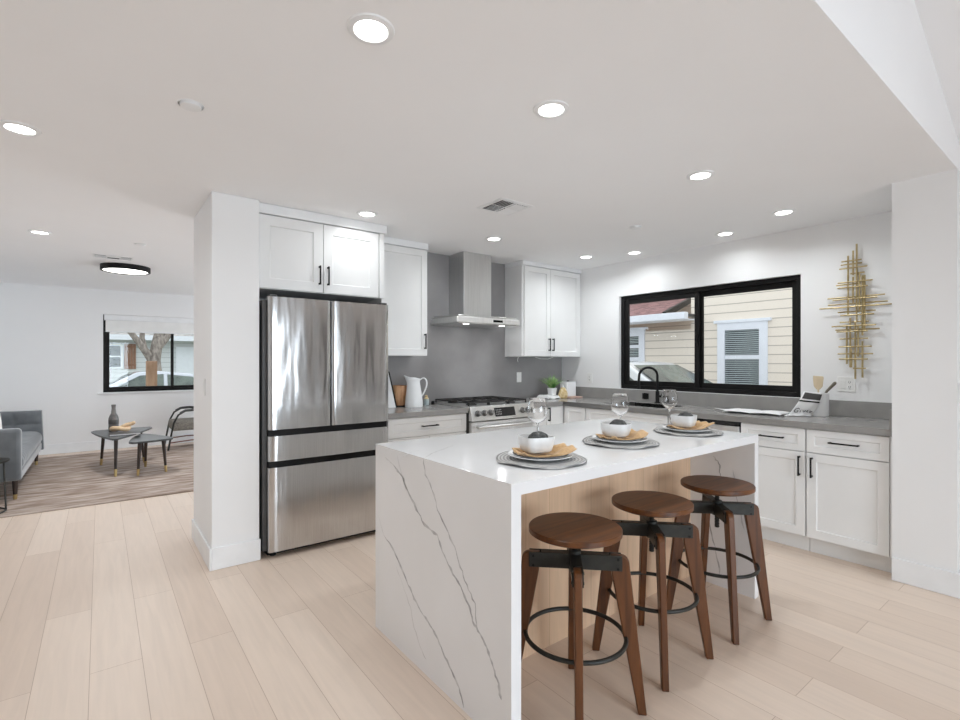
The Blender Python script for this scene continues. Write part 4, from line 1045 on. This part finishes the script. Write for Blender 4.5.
# sofa (faces +X, back towards the left wall)
SX, SYa, SYb = -.57, 6.42, 8.62
t = thing('sofa', 'grey tufted velvet sofa with dark tapered legs at the left', 'sofa', (-1.05, 7.5, .0))
bm = bm_(); box(bm, -1.50, -.60, SYa + .02, SYb - .02, .20, .30); obj('base_frame', bm, 'velvet', t, .02, 3, w=True)
def tuft(bm, o, u, v, n, W, H, nu, nv, th, dep=.02):
    o, u, v, n = map(Vector, (o, u, v, n))
    def fn(a, b):
        x, y = a * nu, b * nv; px = abs(math.sin(PI * x)) ** .45; py = abs(math.sin(PI * y)) ** .45 if nv > 0 else 1
        e = min(px, 1) * min(py, 1)
        return o + u * (a * W) + v * (b * H) + n * (th * .6 + dep * e)
    grid(bm, fn, nu * 8, max(nv, 1) * 8)
    P = [o, o + u * W, o + u * W + v * H, o + v * H]
    a = [bm.verts.new(p) for p in P]; b = [bm.verts.new(p + n * th * .6) for p in P]
    bm.faces.new(a)
    for i in range(4): bm.faces.new((a[i], a[(i + 1) % 4], b[(i + 1) % 4], b[i]))
SEC = [(-1.38, .295), (-1.38, .40), (-1.36, .435), (-1.0, .455), (-.72, .455), (-.65, .445), (-.61, .42), (-.592, .385), (-.59, .34), (-.605, .305), (-.63, .295)]
bm = bm_(); nY = 136; y0_, y1_ = SYa + .112, SYb - .105; rows = []
for j in range(nY + 1):
    v = j / nY; rib = abs(math.sin(PI * v * 17)) ** .4; k = .016 * (1 - rib)
    rows.append([bm.verts.new((x - (k if x > -.8 else 0), y0_ + (y1_ - y0_) * v, z - (k if z > .3 else 0))) for x, z in SEC])
for j in range(nY):
    for k in range(len(SEC)): bm.faces.new((rows[j][k], rows[j][(k + 1) % len(SEC)], rows[j + 1][(k + 1) % len(SEC)], rows[j + 1][k]))
bm.faces.new(rows[0]); bm.faces.new(rows[-1][::-1])
obj('seat_cushion', bm, 'velvet', t, w=True, sharp=60)
bm = bm_(); box(bm, -1.52, -1.34, SYa, SYb, .2, .70); obj('backrest', bm, 'velvet', t, .035, 3, w=True)
bm = bm_(); box(bm, -1.50, -.60, SYa, SYa + .11, .2, .70); obj('armrest', bm, 'velvet', t, .035, 3, w=True)
bm = bm_(); prism(bm, [(-1.5, SYb - .10, .2), (-.58, SYb - .10, .2), (-.60, SYb - .10, .71), (-1.5, SYb - .10, .71)], (0, .12, 0))
tuft(bm, (-1.4, SYb - .10, .38), (1, 0, 0), (0, 0, 1), (0, -1, 0), .80, .32, 3, 2, .03, .025); obj('armrest', bm, 'velvet', t, .008, w=True, sharp=60)
for x, y in ((-.65, SYa + .09), (-.65, SYb - .12), (-1.42, SYa + .09), (-1.42, SYb - .12)):
    bm = bm_(); cyl(bm, (x, y, .2), (x, y, .013), .024, .014, 14); lg = obj('leg', bm, 'dark_wood', t, w=True)
    bm = bm_(); cyl(bm, (x, y, .06), (x, y, .0125), .0175, .0145, 14); obj('foot_cap', bm, 'brass', lg, w=True)
t = thing('throw_pillow', 'white throw pillow on the sofa at the left photo edge', 'cushion', (-.955, 6.80, .462))
bm = bm_(); bmesh.ops.create_uvsphere(bm, u_segments=32, v_segments=20, radius=1)
for v in bm.verts:
    x, y, z = v.co; e = (abs(x) ** 4 + abs(z) ** 4 + 1e-6) ** .25; r = (x * x + z * z) ** .5 + 1e-6; v.co = Vector((x * r / max(e, .01) * .23, y * .075, z * r / max(e, .01) * .23 + .232))
o = obj('cover', bm, 'cushion', t); o.rotation_euler = (math.radians(-8), 0, math.radians(40))
# dark round side table at the left edge
t = thing('side_table', 'small round black wire side table in front of the sofa arm', 'table', (-.83, 6.05, .0125))
bm = bm_(); lathe(bm, [(.0001, .44), (.185, .44), (.19, .447), (.19, .458), (.0001, .458)], cap=False); obj('tabletop', bm, 'black_metal', t)
for k in range(3):
    a = k * 2 * PI / 3 + .1; bm = bm_(); tube(bm, [(.15 * math.cos(a), .15 * math.sin(a), .44), (.165 * math.cos(a), .165 * math.sin(a), .01)], .007); obj('leg', bm, 'black_metal', t)
bm = bm_(); torus(bm, (0, 0, .008), .165, .007); obj('base_ring', bm, 'black_metal', t)
# nesting tables
def nest(name, lab, c, tri, h, legs, bow=.04):
    t = thing(name, lab, 'table', (c[0], c[1], .0125))
    # rounded triangular top
    P = []; n = 10; T = [Vector(p + (0,)) for p in tri]
    ce = sum(T, Vector()) / 3
    for i in range(3):
        a, b = T[i], T[(i + 1) % 3]; nb = (a + b) / 2 - ce; nb = nb.normalized()
        for k in range(n):
            s = .06 + .88 * k / (n - 1); P.append(a.lerp(b, s) + nb * bow * 4 * s * (1 - s))
    bm = bm_(); prism(bm, [(p.x - c[0], p.y - c[1], h - .03 - .0125) for p in P], (0, 0, .022)); obj('tabletop', bm, 'charcoal', t, .008)
    for (x, y) in legs:
        d = Vector((c[0] - x, c[1] - y, 0)) * .16; x -= c[0]; y -= c[1]
        bm = bm_(); cyl(bm, (x + d.x, y + d.y, h - .04), (x, y, .004), .021, .012, 14); lg = obj('leg', bm, 'dark_wood', t)
        f = .20; bm = bm_(); cyl(bm, (x + d.x * f, y + d.y * f, (h - .04) * f), (x, y, .003), .0170, .0128, 14); obj('brass_tip', bm, 'brass', lg)
    return t
nest('coffee_table', 'taller charcoal nesting table with rounded triangular top holding the bottle', (.18, 7.62), [(-.10, 8.06), (.13, 7.02), (.58, 8.1)], .46, [(.009, 7.988), (.14, 7.063), (.46, 7.80)])
nest('coffee_table', 'lower charcoal nesting table with rounded triangular top on the right of the pair', (.47, 7.2), [(.255, 6.86), (.72, 6.98), (.42, 7.66)], .43, [(.348, 6.965), (.452, 7.5), (.628, 7.009)])
t = thing('bottle_vase', 'dark grey bottle vase with banded shoulder on the taller nesting table', 'vase', (.135, 7.76, .4525))
bm = bm_(); lathe(bm, [(.0001, 0), (.050, 0), (.053, .02), (.053, .17), (.045, .20), (.028, .235), (.021, .30), (.025, .345), (.018, .345), (.0001, .335)], cap=False); obj('body', bm, 'bottle', t)
bm = bm_(); lathe(bm, [(.0532, .10), (.0545, .105), (.0545, .15), (.0532, .155)], cap=False); obj('band', bm, 'dark', t)
t = thing('wooden_knot', 'pale wooden loop ornament lying against the dark bottle vase', 'ornament', (.20, 7.58, .4755))
bm = bm_(); tube(bm, [(.085 * math.cos(a), .05 * math.sin(a), .036 + .012 * math.sin(2 * a)) for a in [2 * PI * k / 26 for k in range(26)]], .026, 12, True); obj('loop', bm, 'pale_wood', t)
bm = bm_(); tube(bm, [(.02, .02, .05), (.07, .0, .075), (.12, -.02, .09), (.145, -.03, .105)], [.024, .026, .024, .018], 12); obj('arm', bm, 'pale_wood', t)
t = thing('book', 'dark book lying on the taller nesting table under the wooden ornament', 'book', (.24, 7.42, .4525))
bm = bm_(); prism(bm, [(a * 1, b * 1, .004) for a, b in rrect(.30, .20, .004)], (0, 0, .015)); obj('pages', bm, 'paper', t)
bm = bm_(); box(bm, -.153, .153, -.104, .104, 0, .004); box(bm, -.153, .153, -.104, .104, .019, .023); obj('cover', bm, 'dark', t)
# armchair partly hidden by the wall stub
t = thing('armchair', 'black framed armchair with grey tweed seat half hidden behind the wall stub', 'armchair', (1.15, 8.85, .0))
for y, nm in ((8.62, 'side_frame'), (9.16, 'side_frame')):
    bm = bm_(); tube(bm, [(.80, y, .018), (.83, y, .20), (.87, y, .42), (.93, y, .54), (1.02, y, .595), (1.14, y, .60), (1.28, y, .58), (1.40, y, .52), (1.46, y, .42), (1.50, y, .20), (1.52, y, .015)], .013, 10); sf = obj(nm, bm, 'black_metal', t, w=True)
    bm = bm_(); tube(bm, [(.95, y, .562), (1.02, y, .603), (1.14, y, .609), (1.26, y, .592)], .018, 10); obj('arm_pad', bm, 'charcoal', sf, w=True)
bm = bm_(); tube(bm, [(.82, 8.62, .13), (1.1, 8.62, .15), (1.5, 8.62, .14)], .009); obj('stretcher', bm, 'copper', t, w=True)
bm = bm_(); tube(bm, [(.82, 9.16, .13), (1.1, 9.16, .15), (1.5, 9.16, .14)], .009); obj('stretcher', bm, 'copper', t, w=True)
bm = bm_(); box(bm, .85, 1.48, 8.63, 9.15, .30, .44); obj('seat_cushion', bm, 'tweed', t, .03, 3, w=True)
bm = bm_(); prism(bm, [(1.40, 8.64, .44), (1.50, 8.64, .42), (1.68, 8.64, .84), (1.58, 8.64, .87)], (0, .50, 0)); obj('backrest', bm, 'tweed', t, .03, 3, w=True)

# ------------------------------------------------------------------ outside
bm = bm_(); box(bm, XW + .16, 40, -14, 12, -.32, -.2); struct('ground_right', bm, 'concrete')
bm = bm_(); box(bm, -22, 30, YL + .2, 13.9, -.42, -.3); struct('ground_front', bm, 'lawn')
bm = bm_(); box(bm, -22, 30, 13.9, 19.5, -.42, -.36); struct('road', bm, 'concrete')
bm = bm_(); box(bm, -22, 30, 19.5, 40, -.42, -.3); struct('ground_far', bm, 'lawn')
bm = bm_(); box(bm, -20, XL - .16, -20, YL, -.3, -.14); box(bm, -20, 30, -20, YB - .16, -.3, -.14); struct('ground_rear', bm, 'concrete')
# neighbour house beyond the kitchen window
HX = 8.8
t = thing('neighbor_house', 'cream lap siding house with red shingle roof seen through the kitchen window', 'house', (HX, 4, -.2))
def ywin(u, x=HX): return px_plane_x(u, 360, x).y
Ye = ywin(691)
bm = bm_(); box(bm, HX, HX + .2, -6, Ye, -.2, 5.2); box(bm, HX, HX + .2, Ye, 12, -.2, 1.95); box(bm, HX + 2.25, HX + 2.4, 0, 14, 1.8, 5.6); obj('wall', bm, 'siding', t, w=True)
# lower roof with gutter
yg = ywin(688, HX - .35); zE = px_plane_x(660, 319.5, HX - .35).z
R0 = px_plane_x(665, 315.5, HX - .35); R1 = px_plane_x(698, 296.5, HX + 2.2)
zE = R0.z
bm = bm_(); prism(bm, [R0, R1, (R1.x, 14, R1.z), (R0.x, 14, R0.z)], (0, 0, .04)); obj('roof', bm, 'shingle', t, w=True)
rd = (R1 - R0).normalized()
bm = bm_(); axbox(bm, R0 + Vector((0, 0, .02)), rd, Vector((0, 1, 0)), rd.cross(Vector((0, 1, 0))).normalized(), (0, (R1 - R0).length), (-.03, .05), (-.06, .05)); obj('rake', bm, 'black', t, w=True)
bm = bm_(); box(bm, HX - .36, HX, yg + .02, R0.y, zE - .02, zE + .01); obj('eave_flashing', bm, 'dark', t, w=True)
bm = bm_(); box(bm, HX - .47, HX - .34, yg, 12, zE - .10, zE + .03); obj('gutter', bm, 'white_metal', t, .01, w=True)
bm = bm_(); box(bm, HX - .34, HX, yg + .02, 12, zE - .10, zE - .085); obj('soffit', bm, 'white_metal', t, w=True)
def nwin(y1, y0, z0, z1):
    fr = bm_(); f = .13
    box(fr, HX - .03, HX + .02, y0, y0 + f, z0, z1); box(fr, HX - .03, HX + .02, y1 - f, y1, z0, z1); box(fr, HX - .03, HX + .02, y0 + f, y1 - f, z1 - f, z1); box(fr, HX - .03, HX + .02, y0 + f, y1 - f, z0, z0 + .1)
    box(fr, HX - .045, HX + .02, y0 - .06, y1 + .06, z1, z1 + .05)
    zm = (z0 + z1) / 2 - .01; box(fr, HX - .02, HX + .01, y0 + f, y1 - f, zm - .035, zm + .035)
    w_ = obj('window', fr, 'white_metal', t, w=True)
    b = bm_(); box(b, HX - .006, HX - .002, y0 + f, y1 - f, z0 + .1, z1 - f); obj('pane', b, 'dark_glass', w_, w=True)
    b = bm_(); z = z0 + .12
    while z < z1 - f - .02:
        if abs(z - zm) > .045: box(b, HX - .010, HX - .0065, y0 + f, y1 - f, z, z + .014)
        z += .034
    obj('blind_slats', b, 'slat', w_, w=True)
nwin(ywin(718), ywin(768), px_plane_x(745, 391, HX).z, px_plane_x(745, 322, HX).z)
nwin(ywin(610), ywin(645), px_plane_x(638, 362, HX).z, px_plane_x(638, 330, HX).z)
# cars
def car(name, lab, loc, rz, paint):
    t = thing(name, lab, 'car', loc, rz)     # local +X = front, origin on the ground
    H = .86
    prof = [(-2.2, .32), (-2.22, .62), (-2.12, .9), (-1.6, .98), (.75, .96), (1.3, .88), (2.0, .74), (2.2, .6), (2.2, .32)]
    bm = bm_(); prism(bm, [(x, -H, z) for x, z in prof], (0, 2 * H, 0)); obj('body', bm, paint, t, .07, 4, sharp=50)
    cab = [(-1.75, .96), (-1.05, 1.36), (-.2, 1.45), (.25, 1.42), (1.12, .94)]
    bm = bm_(); n = len(cab)
    A = [bm.verts.new((x, -(H - .06 - (z - .95) * .42), z)) for x, z in cab]; B = [bm.verts.new((x, H - .06 - (z - .95) * .42, z)) for x, z in cab]
    bm.faces.new(A); bm.faces.new(B[::-1])
    for i in range(n - 1): bm.faces.new((A[i], A[i + 1], B[i + 1], B[i]))
    bm.faces.new((A[-1], A[0], B[0], B[-1]))
    obj('cabin', bm, paint, t, .03, 3, sharp=50)
    def yy(z, o=.006): return H - .06 - (z - .95) * .42 + o
    for sg in (-1, 1):
        bm = bm_()
        for pts in (((-1.45, 1.0), (-1.0, 1.29), (-.42, 1.36), (-.42, 1.0)), ((-.34, 1.0), (-.34, 1.37), (.18, 1.34), (.78, 1.0))):
            prism(bm, [(x, sg * yy(z), z) for x, z in pts], (0, sg * .004, 0))
        obj('side_window', bm, 'car_glass', t)
    for (xa, za, xb, zb, nm) in ((.34, 1.375, 1.06, .985, 'windshield'), (-1.12, 1.33, -1.66, 1.02, 'rear_window')):
        dx = .012 if nm == 'windshield' else -.012
        bm = bm_(); prism(bm, [(xa + dx, -yy(za, -.07), za + .012), (xa + dx, yy(za, -.07), za + .012), (xb + dx, yy(zb, -.06), zb + .012), (xb + dx, -yy(zb, -.06), zb + .012)], (0, 0, .006)); obj(nm, bm, 'car_glass', t)
    for sg in (-1, 1):
        bm = bm_(); prism(bm, [(.62, sg * .83, .98), (.78, sg * .83, .98), (.76, sg * .83, 1.08), (.66, sg * .83, 1.08)], (0, sg * .16, 0)); obj('side_mirror', bm, paint, t, .02)
        for x in (-1.35, 1.4):
            bm = bm_(); cyl(bm, (x, sg * (H - .2), .32), (x, sg * (H + .01), .32), .32, seg=28); wh = obj('wheel', bm, 'rubber', t)
            bm = bm_(); cyl(bm, (x, sg * (H + .01), .32), (x, sg * (H + .02), .32), .2, seg=20); obj('hubcap', bm, 'car_silver', wh)
    return t
pc = px_plane_x(640, 362, 6.7)
car('parked_car', 'white car parked beside the cream house outside the kitchen window', (6.5, pc.y - .07, -.10), -PI / 2, 'car_white')
car('parked_car', 'silver car parked on the street outside the living room window', (1.0, 16.2, -.36), PI, 'car_silver')
# street house
SYH = 24
t = thing('street_house', 'pale grey house with brown shutter across the street beyond the living room window', 'house', (2, SYH, -.3))
bm = bm_(); box(bm, -10, 14, SYH, SYH + .3, -.3, 2.35); obj('wall', bm, 'siding_grey', t, w=True)
bm = bm_(); prism(bm, [(-10.4, SYH - .6, 2.25), (14.4, SYH - .6, 2.25), (14.4, SYH + 4, 4.0), (-10.4, SYH + 4, 4.0)], (0, 0, .12)); obj('roof', bm, 'roof_grey', t, w=True)
bm = bm_(); box(bm, -10.4, 14.4, SYH - .66, SYH - .58, 2.18, 2.38); obj('fascia', bm, 'white_metal', t, w=True)
def py(u, v, y):
    a = YAW; fw = Vector((math.cos(a), math.sin(a), 0)); rt = Vector((math.sin(a), -math.cos(a), 0))
    d = fw + rt * (u - 480) / FPX + Vector((0, 0, 1)) * (CYPX - v) / FPX; p = d * (y / d.y); p.z += CAMH; return p
a, b = py(106, 369, SYH), py(123, 344, SYH)
bm = bm_(); x0, x1, z0, z1 = a.x, b.x, a.z, b.z; f = .08
box(bm, x0, x0 + f, SYH - .04, SYH, z0, z1); box(bm, x1 - f, x1, SYH - .04, SYH, z0, z1); box(bm, x0 + f, x1 - f, SYH - .04, SYH, z0, z0 + f); box(bm, x0 + f, x1 - f, SYH - .04, SYH, z1 - f, z1); box(bm, x0 + f, x1 - f, SYH - .04, SYH, (z0 + z1) / 2 - .03, (z0 + z1) / 2 + .03)
w_ = obj('window', bm, 'white_metal', t, w=True)
bm = bm_(); box(bm, x0 + f, x1 - f, SYH - .02, SYH - .01, z0 + f, z1 - f); obj('pane', bm, 'dark_glass', w_, w=True)
a, b = py(124, 369, SYH), py(136, 344, SYH)
bm = bm_()
for k in range(4):
    s = (b.x - a.x) / 4; box(bm, a.x + k * s + .006, a.x + (k + 1) * s - .006, SYH - .05, SYH - .01, a.z, b.z)
for z in (a.z + .12, b.z - .16): box(bm, a.x, b.x, SYH - .065, SYH - .05, z, z + .08)
obj('shutter', bm, 'shutter', t, w=True)
a, b = py(176, 386, SYH), py(194, 344, SYH)
bm = bm_(); box(bm, a.x, a.x + 2.6, SYH - .05, SYH, -.3, 1.95); obj('garage_door', bm, 'white_metal', t, w=True)
# street tree
TY = 19.8
t = thing('street_tree', 'bare forked grey tree trunk on the street side seen through the living room window', 'tree', (py(153, 360, TY).x, TY, -.3))
def tp(u, v, dy=0): p = py(u, v, TY); p.y += dy; return p
base_ = tp(154, 365); base_.z = -.3
bm = bm_(); tube(bm, [base_, tp(154, 372), tp(154, 360), tp(156, 350), tp(158, 340), tp(161, 326, .2), tp(166, 300, .5), tp(170, 260, .5)], [.27, .23, .19, .17, .16, .13, .09, .04], 12); obj('trunk', bm, 'bark', t, w=True)
bm = bm_(); tube(bm, [tp(153, 362), tp(146, 352, -.1), tp(138, 342, -.2), tp(128, 330, -.3), tp(116, 310, -.4), tp(108, 285, -.4)], [.14, .12, .10, .08, .06, .03], 10); obj('branch', bm, 'bark', t, w=True)
bm = bm_(); tube(bm, [tp(158, 346), tp(166, 338, .1), tp(176, 326, .2), tp(190, 305, .2)], [.15, .12, .09, .03], 10); obj('branch', bm, 'bark', t, w=True)
bm = bm_(); tube(bm, [tp(145, 350), tp(142, 338), tp(143, 325), tp(147, 300)], [.09, .08, .07, .03], 10); obj('branch', bm, 'bark', t, w=True)
bm = bm_(); p = py(151.5, 361, 13); box(bm, p.x - .1, p.x + .1, 12.9, 13.1, -.3, p.z)
tag(obj('porch_post', bm, 'post', None, .01), 'square brown wooden post in front of the silver car outside the living room window', 'post')
rnd = random.Random(9)
p = py(113, 380, 22.6); bm = bm_()
for q in range(200):
    a = rnd.uniform(0, 2 * PI); L = rnd.uniform(.5, 1.1); d = Vector((math.cos(a), math.sin(a) * .6, 0)) * rnd.uniform(.1, .8); sd = Vector((-math.sin(a), math.cos(a), 0)); o_ = Vector((p.x, 22.6, -.3)); pr = None
    for f in (0, .35, .7, 1):
        c_ = o_ + d * L * f + Vector((0, 0, L * (f - .25 * f * f))); A, B = bm.verts.new(c_ + sd * .05 * (1 - f * .9)), bm.verts.new(c_ - sd * .05 * (1 - f * .9))
        if pr: bm.faces.new((pr[0], A, B, pr[1]))
        pr = (A, B)
tag(obj('garden_shrub', bm, 'leaf', None, sharp=90), 'leafy green shrub below the shuttered window across the street', 'shrub')
